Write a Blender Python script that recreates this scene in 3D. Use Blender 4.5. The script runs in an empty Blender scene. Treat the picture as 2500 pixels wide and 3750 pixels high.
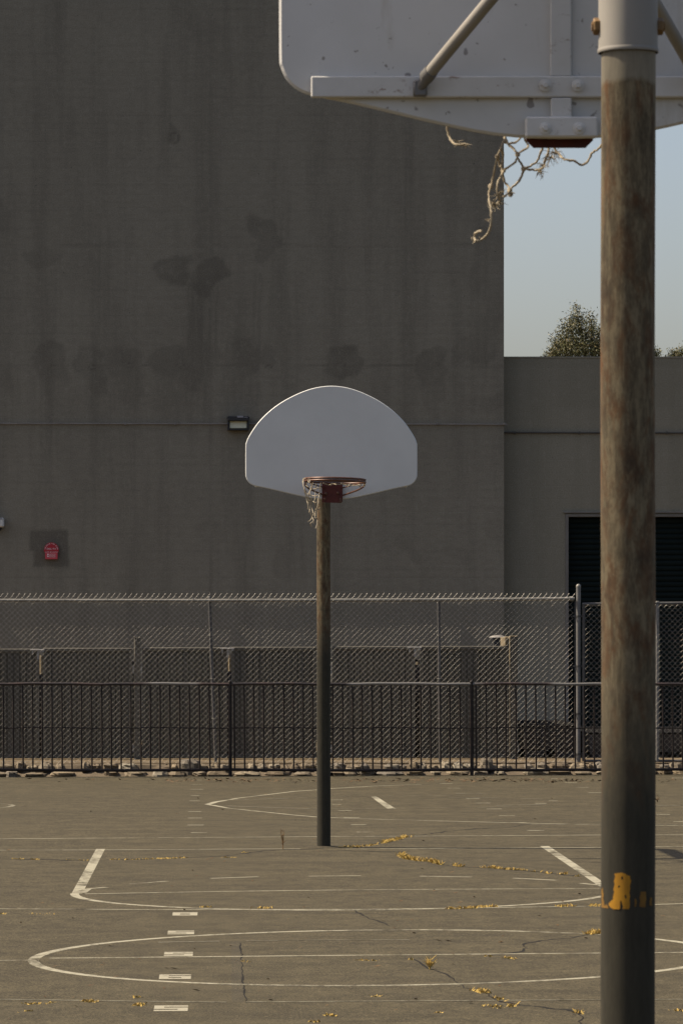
import bpy, math, random
import numpy as np
from mathutils import Vector, Matrix
R = math.radians
rnd = random.Random(7)
C = bpy.context.scene.collection

# ------------------------------------------------------------------ survey of the place
# The court axis runs along +Y from the viewer.  Photo measures are turned into metres with
# the focal length in photo pixels (F), the eye height (H) and the vanishing point (VX, VY).
F, H, VX, VY = 15000.0, 1.84, 799.0, 2300.0
S = 0.004                                   # the yard rises slightly to the right

def P(px, py, d):
    k = F / d
    return Vector(((px - VX) / k, d, H - (py - VY) / k))

def G(px, py, lift=0.0):
    k = (py - VY + S * (px - VX)) / H
    x = (px - VX) / k
    return Vector((x, F / k, S * x + lift))

# ------------------------------------------------------------------ mesh collector
ORG = {}

class MB:
    def __init__(s):
        s.v = []; s.f = []
    def add(s, vs, fs):
        n = len(s.v)
        s.v.extend(tuple(p) for p in vs)
        s.f.extend(tuple(i + n for i in f) for f in fs)
    def quad(s, a, b, c, d):
        s.add([a, b, c, d], [(0, 1, 2, 3)])
    def box(s, c, size, rot=None, bev=0.0):
        x, y, z = (q / 2 for q in size)
        M = rot if rot is not None else Matrix.Identity(3)
        c = Vector(c)
        b = min(bev, x * .9, y * .9, z * .9)
        if b <= 0:
            vs = [Vector((i * x, j * y, k * z)) for k in (-1, 1) for j in (-1, 1) for i in (-1, 1)]
            fs = [(0, 2, 3, 1), (4, 5, 7, 6), (0, 1, 5, 4), (2, 6, 7, 3), (0, 4, 6, 2), (1, 3, 7, 5)]
        else:
            # chamfered box: each corner makes three vertices
            vs = []; idx = {}
            for i in (-1, 1):
                for j in (-1, 1):
                    for k in (-1, 1):
                        for a in range(3):
                            q = [i * (x - b), j * (y - b), k * (z - b)]
                            q[a] = (i * x, j * y, k * z)[a]
                            idx[(i, j, k, a)] = len(vs); vs.append(Vector(q))
            I = idx; fs = []
            for sg in (-1, 1):
                f0 = [I[(sg, -1, -1, 0)], I[(sg, 1, -1, 0)], I[(sg, 1, 1, 0)], I[(sg, -1, 1, 0)]]
                f1 = [I[(-1, sg, -1, 1)], I[(-1, sg, 1, 1)], I[(1, sg, 1, 1)], I[(1, sg, -1, 1)]]
                f2 = [I[(-1, -1, sg, 2)], I[(1, -1, sg, 2)], I[(1, 1, sg, 2)], I[(-1, 1, sg, 2)]]
                for q in (f0, f1, f2):
                    fs.append(tuple(q if sg > 0 else q[::-1]))
            for u in (-1, 1):
                for w in (-1, 1):
                    e0 = [I[(u, w, -1, 0)], I[(u, w, 1, 0)], I[(u, w, 1, 1)], I[(u, w, -1, 1)]]
                    e1 = [I[(u, -1, w, 0)], I[(u, -1, w, 2)], I[(u, 1, w, 2)], I[(u, 1, w, 0)]]
                    e2 = [I[(-1, u, w, 1)], I[(1, u, w, 1)], I[(1, u, w, 2)], I[(-1, u, w, 2)]]
                    sg = u * w
                    for q in (e0, e1, e2):
                        fs.append(tuple(q[::-1] if sg > 0 else q))
            for i in (-1, 1):
                for j in (-1, 1):
                    for k in (-1, 1):
                        q = [I[(i, j, k, 0)], I[(i, j, k, 1)], I[(i, j, k, 2)]]
                        fs.append(tuple(q if i * j * k > 0 else q[::-1]))
        s.add([M @ p + c for p in vs], fs)
    def tube(s, pts, r, n=8, caps=True):
        pts = [Vector(p) for p in pts]
        m = len(pts)
        rr = r if isinstance(r, (list, tuple)) else [r] * m
        up = None; rings = []
        for i, p in enumerate(pts):
            t = (pts[min(i + 1, m - 1)] - pts[max(i - 1, 0)])
            if t.length < 1e-9: t = Vector((0, 0, 1))
            t.normalize()
            if up is None:
                a = Vector((0, 0, 1)) if abs(t.z) < .9 else Vector((1, 0, 0))
                up = t.cross(a).normalized()
            else:
                up = (up - t * up.dot(t))
                if up.length < 1e-6: up = t.orthogonal()
                up.normalize()
            w = t.cross(up)
            rings.append([p + (up * math.cos(2 * math.pi * k / n) + w * math.sin(2 * math.pi * k / n)) * rr[i] for k in range(n)])
        vs = [q for g in rings for q in g]; fs = []
        for i in range(m - 1):
            for k in range(n):
                a = i * n + k; b = i * n + (k + 1) % n
                fs.append((a, b, b + n, a + n))
        if caps:
            fs.append(tuple(range(n))[::-1]); fs.append(tuple((m - 1) * n + k for k in range(n)))
        s.add(vs, fs)
    def torus(s, c, RR, r, n=48, k=10, rot=None):
        M = rot if rot is not None else Matrix.Identity(3)
        vs = []; fs = []
        for i in range(n):
            a = 2 * math.pi * i / n
            for j in range(k):
                b = 2 * math.pi * j / k
                q = Vector(((RR + r * math.cos(b)) * math.cos(a), (RR + r * math.cos(b)) * math.sin(a), r * math.sin(b)))
                vs.append(M @ q + Vector(c))
        for i in range(n):
            for j in range(k):
                fs.append((i * k + j, ((i + 1) % n) * k + j, ((i + 1) % n) * k + (j + 1) % k, i * k + (j + 1) % k))
        s.add(vs, fs)
    def lathe(s, prof, c=(0, 0, 0), n=20, rot=None):
        M = rot if rot is not None else Matrix.Identity(3)
        vs = []; fs = []
        for (r, z) in prof:
            for k in range(n):
                a = 2 * math.pi * k / n
                vs.append(M @ Vector((r * math.cos(a), r * math.sin(a), z)) + Vector(c))
        for i in range(len(prof) - 1):
            for k in range(n):
                a = i * n + k; b = i * n + (k + 1) % n
                fs.append((a, b, b + n, a + n))
        fs.append(tuple(range(n))[::-1]); fs.append(tuple((len(prof) - 1) * n + k for k in range(n)))
        s.add(vs, fs)
    def prism(s, outline, c, depth):
        """outline in x,z (counter-clockwise seen from -y), extruded along +y from c"""
        c = Vector(c); n = len(outline)
        vs = [c + Vector((x, 0, z)) for x, z in outline] + [c + Vector((x, depth, z)) for x, z in outline]
        fs = [tuple(range(n)), tuple(range(n, 2 * n))[::-1]]
        for i in range(n):
            j = (i + 1) % n
            fs.append((i, i + n, j + n, j))
        s.add(vs, fs)
    def bevelled(s, outline, c, depth, b):
        c = Vector(c); n = len(outline); ins = []
        for i in range(n):
            p0, p1, p2 = (Vector((*outline[k % n],)) for k in (i - 1, i, i + 1))
            t_ = (p2 - p0).normalized(); nn = Vector((-t_.y, t_.x)); ins.append((p1.x + nn.x * b, p1.y + nn.y * b))
        R_ = [[c + Vector((x, y, z)) for x, z in o] for o, y in ((ins, 0), (outline, b), (outline, depth - b), (ins, depth))]
        vs = [p for q in R_ for p in q]; fs = [tuple(range(n)), tuple(range(3 * n, 4 * n))[::-1]]
        for k in range(3):
            for i in range(n):
                j = (i + 1) % n; fs.append((k * n + i, (k + 1) * n + i, (k + 1) * n + j, k * n + j))
        s.add(vs, fs)
    def build(s, name, mat, parent=None, origin=None, smooth=False):
        if parent is not None:
            o3 = ORG[parent.name]
        elif origin is not None:
            o3 = Vector(origin)
        else:
            xs = [p[0] for p in s.v]; ys = [p[1] for p in s.v]; zs = [p[2] for p in s.v]
            o3 = Vector(((min(xs) + max(xs)) / 2, (min(ys) + max(ys)) / 2, min(zs)))
        me = bpy.data.meshes.new(name)
        me.from_pydata([(p[0] - o3.x, p[1] - o3.y, p[2] - o3.z) for p in s.v], [], s.f)
        me.materials.append(mat)
        if smooth:
            me.polygons.foreach_set('use_smooth', [True] * len(me.polygons))
            if hasattr(me, 'set_sharp_from_angle'): me.set_sharp_from_angle(angle=R(42))
        me.update()
        o = bpy.data.objects.new(name, me); C.objects.link(o)
        if parent is not None:
            o.parent = parent
        else:
            o.location = o3
        ORG[o.name] = o3
        return o

def tag(o, label=None, cat=None, group=None, kind=None):
    if label: o['label'] = label
    if cat: o['category'] = cat
    if group: o['group'] = group
    if kind: o['kind'] = kind
    return o

def empty(name, loc, label, cat, group=None):
    o = bpy.data.objects.new(name, None); C.objects.link(o)
    o.location = loc; o.empty_display_size = .2
    ORG[o.name] = Vector(loc)
    return tag(o, label, cat, group)

# ------------------------------------------------------------------ materials
def mat(name, col, rough=.7, metal=0.0, spec=.3):
    m = bpy.data.materials.new(name); m.use_nodes = True
    b = m.node_tree.nodes['Principled BSDF']
    b.inputs['Base Color'].default_value = (*col, 1)
    b.inputs['Roughness'].default_value = rough
    b.inputs['Metallic'].default_value = metal
    b.inputs['Specular IOR Level'].default_value = spec
    return m

class NT:
    """small helper for node wiring"""
    def __init__(s, m):
        s.t = m.node_tree; s.n = s.t.nodes; s.b = s.n['Principled BSDF']
        s.tc = s.n.new('ShaderNodeTexCoord')
    def link(s, a, b): s.t.links.new(a, b)
    def mapping(s, scale=(1, 1, 1), loc=(0, 0, 0), src='Object'):
        q = s.n.new('ShaderNodeMapping'); q.inputs['Scale'].default_value = scale; q.inputs['Location'].default_value = loc
        s.link(s.tc.outputs[src], q.inputs['Vector']); return q.outputs['Vector']
    def noise(s, vec, scale, detail=4, rough=.55, dist=0.0):
        q = s.n.new('ShaderNodeTexNoise'); q.inputs['Scale'].default_value = scale
        q.inputs['Detail'].default_value = detail; q.inputs['Roughness'].default_value = rough
        q.inputs['Distortion'].default_value = dist
        s.link(vec, q.inputs['Vector']); return q.outputs['Fac']
    def ramp(s, fac, stops):
        q = s.n.new('ShaderNodeValToRGB'); e = q.color_ramp.elements
        while len(e) < len(stops): e.new(.5)
        for el, (p, c) in zip(e, stops):
            el.position = p; el.color = (*c, 1) if len(c) == 3 else c
        s.link(fac, q.inputs['Fac']); return q.outputs['Color']
    def fac(s, fac, lo, hi, a=0.0, b=1.0):
        q = s.n.new('ShaderNodeMapRange'); q.inputs['From Min'].default_value = lo; q.inputs['From Max'].default_value = hi
        q.inputs['To Min'].default_value = a; q.inputs['To Max'].default_value = b
        s.link(fac, q.inputs['Value']); return q.outputs['Result']
    def mix(s, fac, a, b, mode='MIX'):
        q = s.n.new('ShaderNodeMix'); q.data_type = 'RGBA'; q.blend_type = mode
        for sock, val in ((q.inputs[0], fac), (q.inputs[6], a), (q.inputs[7], b)):
            if isinstance(val, (int, float)): sock.default_value = val
            elif isinstance(val, tuple): sock.default_value = (*val, 1)
            else: s.link(val, sock)
        return q.outputs[2]
    def math(s, op, a, b=0.0):
        q = s.n.new('ShaderNodeMath'); q.operation = op
        for sock, val in ((q.inputs[0], a), (q.inputs[1], b)):
            if isinstance(val, (int, float)): sock.default_value = val
            else: s.link(val, sock)
        return q.outputs[0]
    def attr(s, name):
        q = s.n.new('ShaderNodeAttribute'); q.attribute_name = name; return q
    def color(s, c): s.link(c, s.b.inputs['Base Color'])
    def rough(s, c): s.link(c, s.b.inputs['Roughness'])
    def bump(s, h, strength=.3, dist=.01):
        q = s.n.new('ShaderNodeBump'); q.inputs['Strength'].default_value = strength; q.inputs['Distance'].default_value = dist
        s.link(h, q.inputs['Height']); s.link(q.outputs['Normal'], s.b.inputs['Normal'])
    def sep(s, vec):
        q = s.n.new('ShaderNodeSeparateXYZ'); s.link(vec, q.inputs[0]); return q.outputs

def mottled(name, c0, c1, scale=6, rough=.75, metal=0.0, spec=.3, stretch=(1, 1, 1), fine=0.0, bump=0.0):
    m = mat(name, c0, rough, metal, spec); t = NT(m)
    v = t.mapping(stretch)
    c = t.mix(t.fac(t.noise(v, scale, 6, .6), .32, .68), c0, c1)
    if fine:
        f = t.noise(t.mapping(), 160, 2, .6)
        c = t.mix(fine, c, t.ramp(f, [(.35, (0, 0, 0)), (.65, (1, 1, 1))]), 'OVERLAY')
    t.color(c)
    if bump: t.bump(t.noise(v, scale * 4, 5), bump, .004)
    return m

def asphalt_color(t):
    v = t.mapping()
    big = t.noise(v, .35, 5, .6, .4)
    med = t.noise(t.mapping((.35, 1.0, 1)), 1.6, 6, .65)
    c = t.mix(t.fac(big, .33, .67), (.0300, .0255, .0139), (.0444, .0377, .0208))
    c = t.mix(t.fac(med, .48, .66, 0, .7), c, (.0262, .0224, .0150))
    streak = t.noise(t.mapping((.22, 2.2, 1), (3, 1, 0)), 1.1, 5, .62, .8)
    c = t.mix(t.fac(streak, .53, .68, 0, .75), c, (.0705, .0595, .0347))
    dark = t.noise(t.mapping((.3, 2.6, 1), (9, 4, 0)), .8, 6, .7, 1.2)
    c = t.mix(t.fac(dark, .56, .66, 0, .7), c, (.0209, .0179, .0127))
    mid = t.noise(t.mapping((.8, .5, 1), (2, 9, 0)), 6.5, 3, .7)
    c = t.mix(t.fac(mid, .38, .62), t.mix(.55, c, (.0144, .0122, .0076)), t.mix(.42, c, (.1111, .0927, .0532)))
    bnd = t.noise(t.mapping((.25, .8, 1), (11, 3, 0)), 2.6, 4, .7, .6)
    c = t.mix(t.fac(bnd, .53, .64, 0, .65), c, (.0183, .0160, .0110))
    c = t.mix(t.fac(bnd, .46, .36, 0, .45), c, (.0816, .0685, .0393))
    clod = t.noise(t.mapping((.6, 1, 1), (6, 2, 0)), 26, 2, .6)
    c = t.mix(t.fac(clod, .56, .7, 0, .5), c, (.1013, .0844, .0532))
    # aggregate speckle
    sp = t.noise(v, 95, 2, .7)
    c = t.mix(t.fac(sp, .36, .64), t.mix(.7, c, (.0131, .0109, .0064)), t.mix(.45, c, (.1176, .0978, .0554)))
    sp2 = t.noise(t.mapping((1, 1, 1), (5, 5, 0)), 42, 1, .5)
    c = t.mix(t.fac(sp2, .66, .74, 0, .7), c, (.1372, .1151, .0694))
    return c, sp

M = {}
m = mat('asphalt', (.0592, .0522, .0414), .95, 0, .15); t = NT(m); c, sp = asphalt_color(t); t.color(c); t.bump(sp, .35, .006); M['asphalt'] = m
m = mat('asphalt_patch', (.0518, .0484, .0379), .95, 0, .15); t = NT(m); c, sp = asphalt_color(t)
t.color(t.mix(.22, c, (.0385, .0350, .0297))); t.bump(sp, .35, .006); M['patch'] = m
m = mat('crack_fill', (.0148, .0134, .0110), .95, 0, .1); M['crack'] = m

def paint_line(name, col, wear):
    m = mat(name, col, .85, 0, .2); t = NT(m)
    c, sp = asphalt_color(t)
    w = t.math('ADD', t.math('MULTIPLY', t.noise(t.mapping((1, .5, 1)), 14, 6, .75), .6), t.math('MULTIPLY', t.noise(t.mapping((1, 1, 1), (2, 7, 0)), 1.1, 3, .5), .45))
    k = t.fac(w, wear - .07, wear + .07)
    base = t.mix(t.fac(t.noise(t.mapping(), 60, 3), .3, .7), tuple(q * .78 for q in col), col)
    t.color(t.mix(k, base, c)); t.bump(sp, .25, .005)
    return m
M['line'] = paint_line('court_line_paint', (.290, .270, .195), .56)
M['line_thin'] = paint_line('worn_line_paint', (.255, .236, .168), .57)
M['line_faint'] = paint_line('faint_line_paint', (.165, .152, .108), .54)
M['digit'] = paint_line('digit_paint', (.29, .268, .195), .62)

# poles: galvanised and rusty above, dark paint on the lower part
def pole_mat(name, cut, soft):
    m = mat(name, (.2, .2, .2), .8, 0, .12); t = NT(m)
    z = t.sep(t.tc.outputs['Object'])[2]
    st = t.noise(t.mapping((10, 10, 4.2)), 2.0, 8, .72, .3)
    st2 = t.noise(t.mapping((26, 26, 4.5), (4, 0, 0)), 2.2, 8, .78)
    gr = t.noise(t.mapping((1, 1, .5), (2, 5, 0)), 60, 5, .75)
    bl = t.noise(t.mapping((6, 6, 3), (1, 2, 3)), 2.4, 6, .65)
    base = t.mix(t.fac(st2, .40, .60), (.215, .175, .106), (.098, .078, .048))
    rust = t.mix(t.fac(bl, .35, .65), (.125, .056, .021), (.06, .03, .016))
    c = t.mix(t.fac(st, .48, .60, 0, .7), base, rust)
    c = t.mix(t.fac(gr, .49, .62, 0, .5), c, t.mix(.6, c, (.03, .024, .018)))
    c = t.mix(t.fac(gr, .43, .34, 0, .4), c, (.21, .175, .112))
    c = t.mix(t.fac(bl, .54, .68, 0, .5), c, (.046, .037, .026))
    sx_ = t.sep(t.tc.outputs['Object'])[0]
    side = t.math('MULTIPLY', t.fac(sx_, -.03, -.054), t.fac(t.noise(t.mapping((8, 8, 1.6), (7, 1, 3)), 1.6, 5, .65), .46, .6))
    c = t.mix(t.math('MULTIPLY', side, t.fac(z, 1.7, 2.9, .25, .8)), c, (.20, .082, .026))
    # clean galvanised top above the rust ring
    zz = t.math('ADD', z, t.math('MULTIPLY', t.math('SUBTRACT', bl, .5), .05))
    c = t.mix(t.fac(zz, cut[1] - .006, cut[1] + .006), c, t.mix(t.fac(st2, .35, .7), (.27, .24, .175), (.18, .157, .117)))
    # dark painted foot
    paint = t.mix(t.fac(st2, .3, .7), (.036, .033, .0235), (.060, .054, .038))
    paint = t.mix(t.fac(st, .63, .72, 0, .6), paint, (.10, .045, .02))
    zp = t.math('ADD', z, t.math('MULTIPLY', t.math('SUBTRACT', st, .5), .5))
    c = t.mix(t.fac(zp, cut[0] - soft, cut[0] + soft), paint, c)
    t.color(c); t.bump(bl, .15, .003); t.b.inputs['Diffuse Roughness'].default_value = 1.0
    return m
M['pole_near'] = pole_mat('rusty_pole_front', (1.60, 2.984), .17)
M['pole_far'] = pole_mat('rusty_pole_back', (1.78, 3.3), .22)

M['white'] = mottled('board_enamel', (.575, .572, .535), (.53, .525, .49), 3.0, .55, 0, .35)
m = mat('board_back_enamel', (.6, .59, .59), .6, 0, .3); t = NT(m)
v = t.mapping()
c = t.mix(t.fac(t.noise(v, 2.2, 6, .6), .3, .7), (.545, .535, .505), (.455, .445, .41))
c = t.mix(t.fac(t.noise(t.mapping((1, 1, 1), (3, 3, 3)), 16, 2, .5), .695, .72, 0, .75), c, (.15, .13, .12))
c = t.mix(t.fac(t.noise(t.mapping((1, 1, 1), (6, 3, 1)), 45, 3, .6), .68, .71, 0, .7), c, (.16, .135, .105))
c = t.mix(t.fac(t.noise(t.mapping((3, 1, .6), (8, 0, 1)), 4, 6, .7), .56, .74, 0, .5), c, (.33, .29, .22))
t.color(c); M['board_back'] = m
m = mat('white_painted_steel', (.55, .53, .5), .6, 0, .3); t = NT(m)
c = t.mix(t.fac(t.noise(t.mapping(), 5, 6, .65), .3, .7), (.55, .54, .51), (.45, .44, .405))
c = t.mix(t.fac(t.noise(t.mapping((1, 1, 1.6), (2, 3, 1)), 20, 6, .75), .6, .68, 0, .75), c, (.17, .10, .055))
t.color(c); M['white_steel'] = m
M['sleeve'] = mottled('galvanised_sleeve', (.2592, .2412, .2088), (.2016, .1872, .1584), 5, .6, .0, .3, (1, 1, .3))
M['brass'] = mottled('weathered_bolt', (.1920, .1120, .0400), (.0960, .0640, .0360), 40, .6, .2)
M['rim'] = mottled('rim_orange_brown', (.1100, .0413, .0176), (.0633, .0248, .0138), 25, .42, .15, .5)
M['plate'] = mottled('rim_plate_red', (.10, .022, .017), (.065, .016, .013), 30, .6, 0, .3)
M['redplate'] = mottled('rim_plate_rust_red', (.075, .012, .009), (.045, .010, .008), 30, .6, 0, .3)
M['net'] = mottled('net_cord', (.3680, .3200, .2320), (.2400, .2000, .1440), 40, .95, 0, .1)
M['yellow'] = mottled('yellow_paint', (.3588, .1755, .0062), (.2652, .1209, .0062), 24, .6, 0, .3)
M['yellow_rust'] = mottled('yellow_rust_paint', (.20, .105, .012), (.12, .06, .012), 24, .7)

M['galv'] = mottled('galvanised_pipe', (.2244, .2145, .1848), (.1452, .1353, .1155), 7, .5, .25, .4)
M['galv_dull'] = mottled('dull_galvanised_post', (.0825, .0798, .0743), (.0550, .0523, .0495), 9, .6, .2, .3, (1, 1, .4))
M['galv_post'] = mottled('grey_terminal_post', (.1716, .1650, .1551), (.1122, .1089, .1023), 9, .55, .2, .35, (1, 1, .4))
M['wire'] = mottled('chain_link_wire', (.40, .375, .32), (.31, .29, .245), 1.2, .45, .35, .5)
m = mat('black_rail', (.02, .017, .015), .5, 0, .4); t = NT(m)
n1 = t.noise(t.mapping((2.2, 9, 9)), 1.6, 4, .6)
n2 = t.noise(t.mapping((.55, .55, .55), (1.9, 0, 0)), 1.0, 3, .5)
c = t.mix(t.fac(n1, .4, .68), (.018, .014, .012), (.05, .028, .02))
c = t.mix(t.fac(n2, .545, .57, 0, .85), c, (.15, .143, .128))
t.color(c); M['rail'] = m
M['black'] = mottled('black_fence_paint', (.013, .011, .009), (.026, .018, .014), 14, .6, 0, .2)

M['panel'] = mottled('beige_corrugated_steel', (.062, .056, .040), (.050, .045, .033), 3, .6, 0, .3, (1, 1, .4), .06)
M['panel_frame'] = mottled('beige_gate_frame', (.088, .079, .058), (.07, .063, .047), 6, .6, 0, .3)
M['latch'] = mottled('latch_steel', (.2560, .2480, .2240), (.1600, .1520, .1360), 20, .5, .3, .4)
M['wood'] = mottled('bare_timber', (.2508, .2014, .1254), (.1900, .1520, .0950), 12, .85, 0, .2, (1, 1, .2))
M['dirt'] = mottled('dry_dirt', (.1406, .1073, .0651), (.0962, .0740, .0459), 5, .95, 0, .1, (1, 1, 1), .25, .4)
M['mortar'] = mottled('rubble_mortar', (.1258, .0999, .0681), (.0814, .0651, .0459), 9, .95, 0, .1, (1, 1, 1), .2, .5)
m = mat('field_stone', (.3, .26, .2), .9, 0, .2); t = NT(m)
g = t.n.new('ShaderNodeNewGeometry')
c = t.ramp(g.outputs['Random Per Island'], [(0, (.105, .08, .05)), (.3, (.155, .126, .083)), (.55, (.125, .114, .094)), (.75, (.185, .145, .09)), (1, (.225, .2, .15))])
c = t.mix(t.fac(t.noise(t.mapping(), 22, 6, .7), .35, .7, 0, .6), c, (.13, .105, .08))
t.color(c); t.bump(t.noise(t.mapping(), 35, 5), .6, .01); M['stone'] = m
M['straw'] = mottled('dry_straw', (.46, .325, .095), (.34, .23, .065), 20, .9, 0, .15)
M['straw_brown'] = mottled('dead_weed', (.1760, .1080, .0480), (.1200, .0760, .0400), 20, .9, 0, .15)
M['litter'] = mottled('leaf_litter', (.1200, .0825, .0413), (.0525, .0338, .0225), 30, .9, 0, .15)
M['lampblack'] = mat('lamp_housing_black', (.016, .016, .017), .5, 0, .4)
M['lens'] = mottled('lamp_lens', (.60, .58, .40), (.52, .50, .36), 60, .35, 0, .5)
M['sticker'] = mat('lamp_sticker', (.22, .22, .24), .6)
M['signred'] = mottled('alarm_red', (.36, .012, .022), (.29, .012, .02), 25, .5, 0, .4)
M['signpink'] = mat('alarm_lower_red', (.46, .06, .075), .5)
M['signwhite'] = mat('alarm_lettering', (.62, .50, .50), .6)
M['camwhite'] = mottled('camera_white', (.52, .52, .48), (.42, .42, .40), 30, .5)
M['camdark'] = mat('camera_dark', (.02, .02, .02), .3)
M['conduit'] = mottled('painted_conduit', (.20, .185, .165), (.14, .13, .115), 4, .6)
M['conduit_shaded'] = mottled('shaded_conduit', (.05, .046, .04), (.07, .064, .055), 4, .6)  # conduit colour darkened for the shade it stands in
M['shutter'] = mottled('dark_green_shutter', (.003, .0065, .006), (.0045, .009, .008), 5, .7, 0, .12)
M['jamb'] = mottled('door_jamb', (.17, .16, .14), (.13, .12, .105), 4, .8)
M['bin'] = mottled('dark_bin_steel', (.035, .034, .033), (.022, .021, .021), 5, .6)
M['lid'] = mat('bin_lid_dark', (.011, .0105, .010), .95, 0, .03)
M['roof'] = mottled('roof_felt', (.12, .12, .115), (.09, .09, .088), 2, .9)
m = mat('bark', (.12, .095, .07), .9, 0, .1); M['bark'] = m
m = mat('eucalyptus_leaf', (.07, .085, .03), .6, 0, .3); t = NT(m)
g = t.n.new('ShaderNodeNewGeometry')
t.color(t.ramp(g.outputs['Random Per Island'], [(0, (.05, .056, .017)), (.5, (.088, .086, .028)), (.85, (.135, .115, .043)), (1, (.18, .135, .06))]))
M['leaf'] = m

# stucco: stains come with the wall as an attribute (their own shapes), texture from noise
def stucco(name, c0, c1, dark):
    m = mat(name, c0, .92, 0, .15); t = NT(m)
    v = t.mapping()
    c = t.mix(t.fac(t.noise(v, .5, 5, .6), .3, .7), c0, c1)
    st = t.noise(t.mapping((1.6, 1, .12)), 1.7, 6, .65, .2)
    c = t.mix(t.fac(st, .46, .72, 0, .5), c, dark)
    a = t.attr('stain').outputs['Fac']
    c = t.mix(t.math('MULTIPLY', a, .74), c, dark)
    tr = t.noise(t.mapping((1, 1, 2.2), (4, 1, 2)), 7, 6, .72)
    c = t.mix(t.fac(tr, .4, .62, 0, .22), c, dark)
    tr2 = t.noise(t.mapping((1, 1, .6), (1, 8, 2)), 14, 4, .7)
    c = t.mix(t.fac(tr2, .54, .68, 0, .2), c, (.30, .28, .225))
    gr = t.noise(v, 55, 3, .75)
    c = t.mix(t.fac(gr, .3, .7), t.mix(.24, c, (.02, .02, .018)), t.mix(.12, c, (.5, .46, .4)))
    pit = t.noise(t.mapping((1, 1, 1), (7, 3, 1)), 19, 2, .5)
    c = t.mix(t.fac(pit, .735, .76, 0, .55), c, (.035, .032, .028))
    t.color(c)
    course = t.math('PINGPONG', t.sep(v)[2], .1)
    hgt = t.math('ADD', t.noise(v, 40, 4, .7), t.fac(course, 0, .012, -.5, 0))
    t.bump(hgt, .22, .006)
    return m
M['stucco'] = stucco('stucco_wall', (.216, .200, .153), (.182, .167, .127), (.085, .077, .058))
M['stucco_low'] = stucco('stucco_low_wall', (.225, .208, .155), (.20, .185, .138), (.15, .14, .098))

# ------------------------------------------------------------------ value noise for wall stains
def vnoise(x, z, cell, seed):
    rs = np.random.RandomState(seed); tab = rs.rand(256, 256)
    u = x / cell; w = z / cell
    i = np.floor(u).astype(int); j = np.floor(w).astype(int); fu = u - i; fw = w - j
    fu = fu * fu * (3 - 2 * fu); fw = fw * fw * (3 - 2 * fw)
    g = lambda a, b: tab[a % 256, b % 256]
    return (g(i, j) * (1 - fu) + g(i + 1, j) * fu) * (1 - fw) + (g(i, j + 1) * (1 - fu) + g(i + 1, j + 1) * fu) * fw

def fbm(x, z, cell, seed, n=4):
    a = 0; tot = 0
    for k in range(n):
        w = .5 ** k; a = a + vnoise(x, z, cell / 2 ** k, seed + k) * w; tot += w
    return a / tot

def grid_wall(name, m, parent, d, x0, x1, z0, z1, step, stain):
    nx = int((x1 - x0) / step) + 1; nz = int((z1 - z0) / step) + 1
    xs = np.linspace(x0, x1, nx); zs = np.linspace(z0, z1, nz)
    X, Z = np.meshgrid(xs, zs)
    o3 = ORG[parent.name]
    co = np.stack([X - o3.x, np.full_like(X, d - o3.y), Z - o3.z], -1).reshape(-1, 3)
    idx = np.arange(nx * nz).reshape(nz, nx)
    q = np.stack([idx[:-1, :-1], idx[:-1, 1:], idx[1:, 1:], idx[1:, :-1]], -1).reshape(-1, 4)
    me = bpy.data.meshes.new(name)
    me.vertices.add(nx * nz); me.vertices.foreach_set('co', co.ravel())
    me.loops.add(q.size); me.loops.foreach_set('vertex_index', q.ravel().astype(np.int32))
    me.polygons.add(len(q)); me.polygons.foreach_set('loop_start', np.arange(0, q.size, 4, dtype=np.int32))
    me.update(calc_edges=True)
    at = me.attributes.new('stain', 'FLOAT', 'POINT')
    at.data.foreach_set('value', np.clip(stain(X, Z), 0, 1.3).ravel().astype(np.float32))
    me.materials.append(m)
    o = bpy.data.objects.new(name, me); C.objects.link(o); o.parent = parent; ORG[o.name] = o3
    return o

# ------------------------------------------------------------------ ground
g = MB(); g.quad((-300, -60, -300 * S), (300, -60, 300 * S), (300, 500, 300 * S), (-300, 500, -300 * S))
tag(g.build('ground', M['asphalt'], origin=(0, 0, 0)), kind='structure')

def ribbon(mb, pts, w):
    """flat painted stroke of width w (m) along ground points"""
    L = []; Rr = []
    n = len(pts)
    for i, p in enumerate(pts):
        t_ = pts[min(i + 1, n - 1)] - pts[max(i - 1, 0)]; t_.z = 0
        if t_.length < 1e-9: continue
        t_.normalize(); q = Vector((-t_.y, t_.x, 0)) * (w / 2)
        L.append(p + q); Rr.append(p - q)
    for a in L + Rr: a.z = S * a.x + (pts[0].z - S * pts[0].x)
    k = len(L)
    mb.add(L + Rr, [(i + k, i + 1 + k, i + 1, i) for i in range(k - 1)])

def stroke(mb, px, w, lift):
    pts = [G(x, y, lift) for x, y in px]
    dense = [pts[0]]
    for a, b in zip(pts, pts[1:]):
        n = max(1, int((b - a).length / .5))
        dense += [a.lerp(b, i / n) for i in range(1, n + 1)]
    ribbon(mb, dense, w)

def arc(mb, xc, dc, r, a0, a1, w, lift, k):
    n = max(6, int(abs(a1 - a0) / 3)); pts = []
    for i in range(n + 1):
        a = R(a0 + (a1 - a0) * i / n)
        x = xc + r * math.cos(a); y = dc + r * math.sin(a) + k * r * math.cos(a)
        pts.append(Vector((x, y, S * x + lift)))
    ribbon(mb, pts, w)

AX = .875
lift = .0006
bold = MB()
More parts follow.
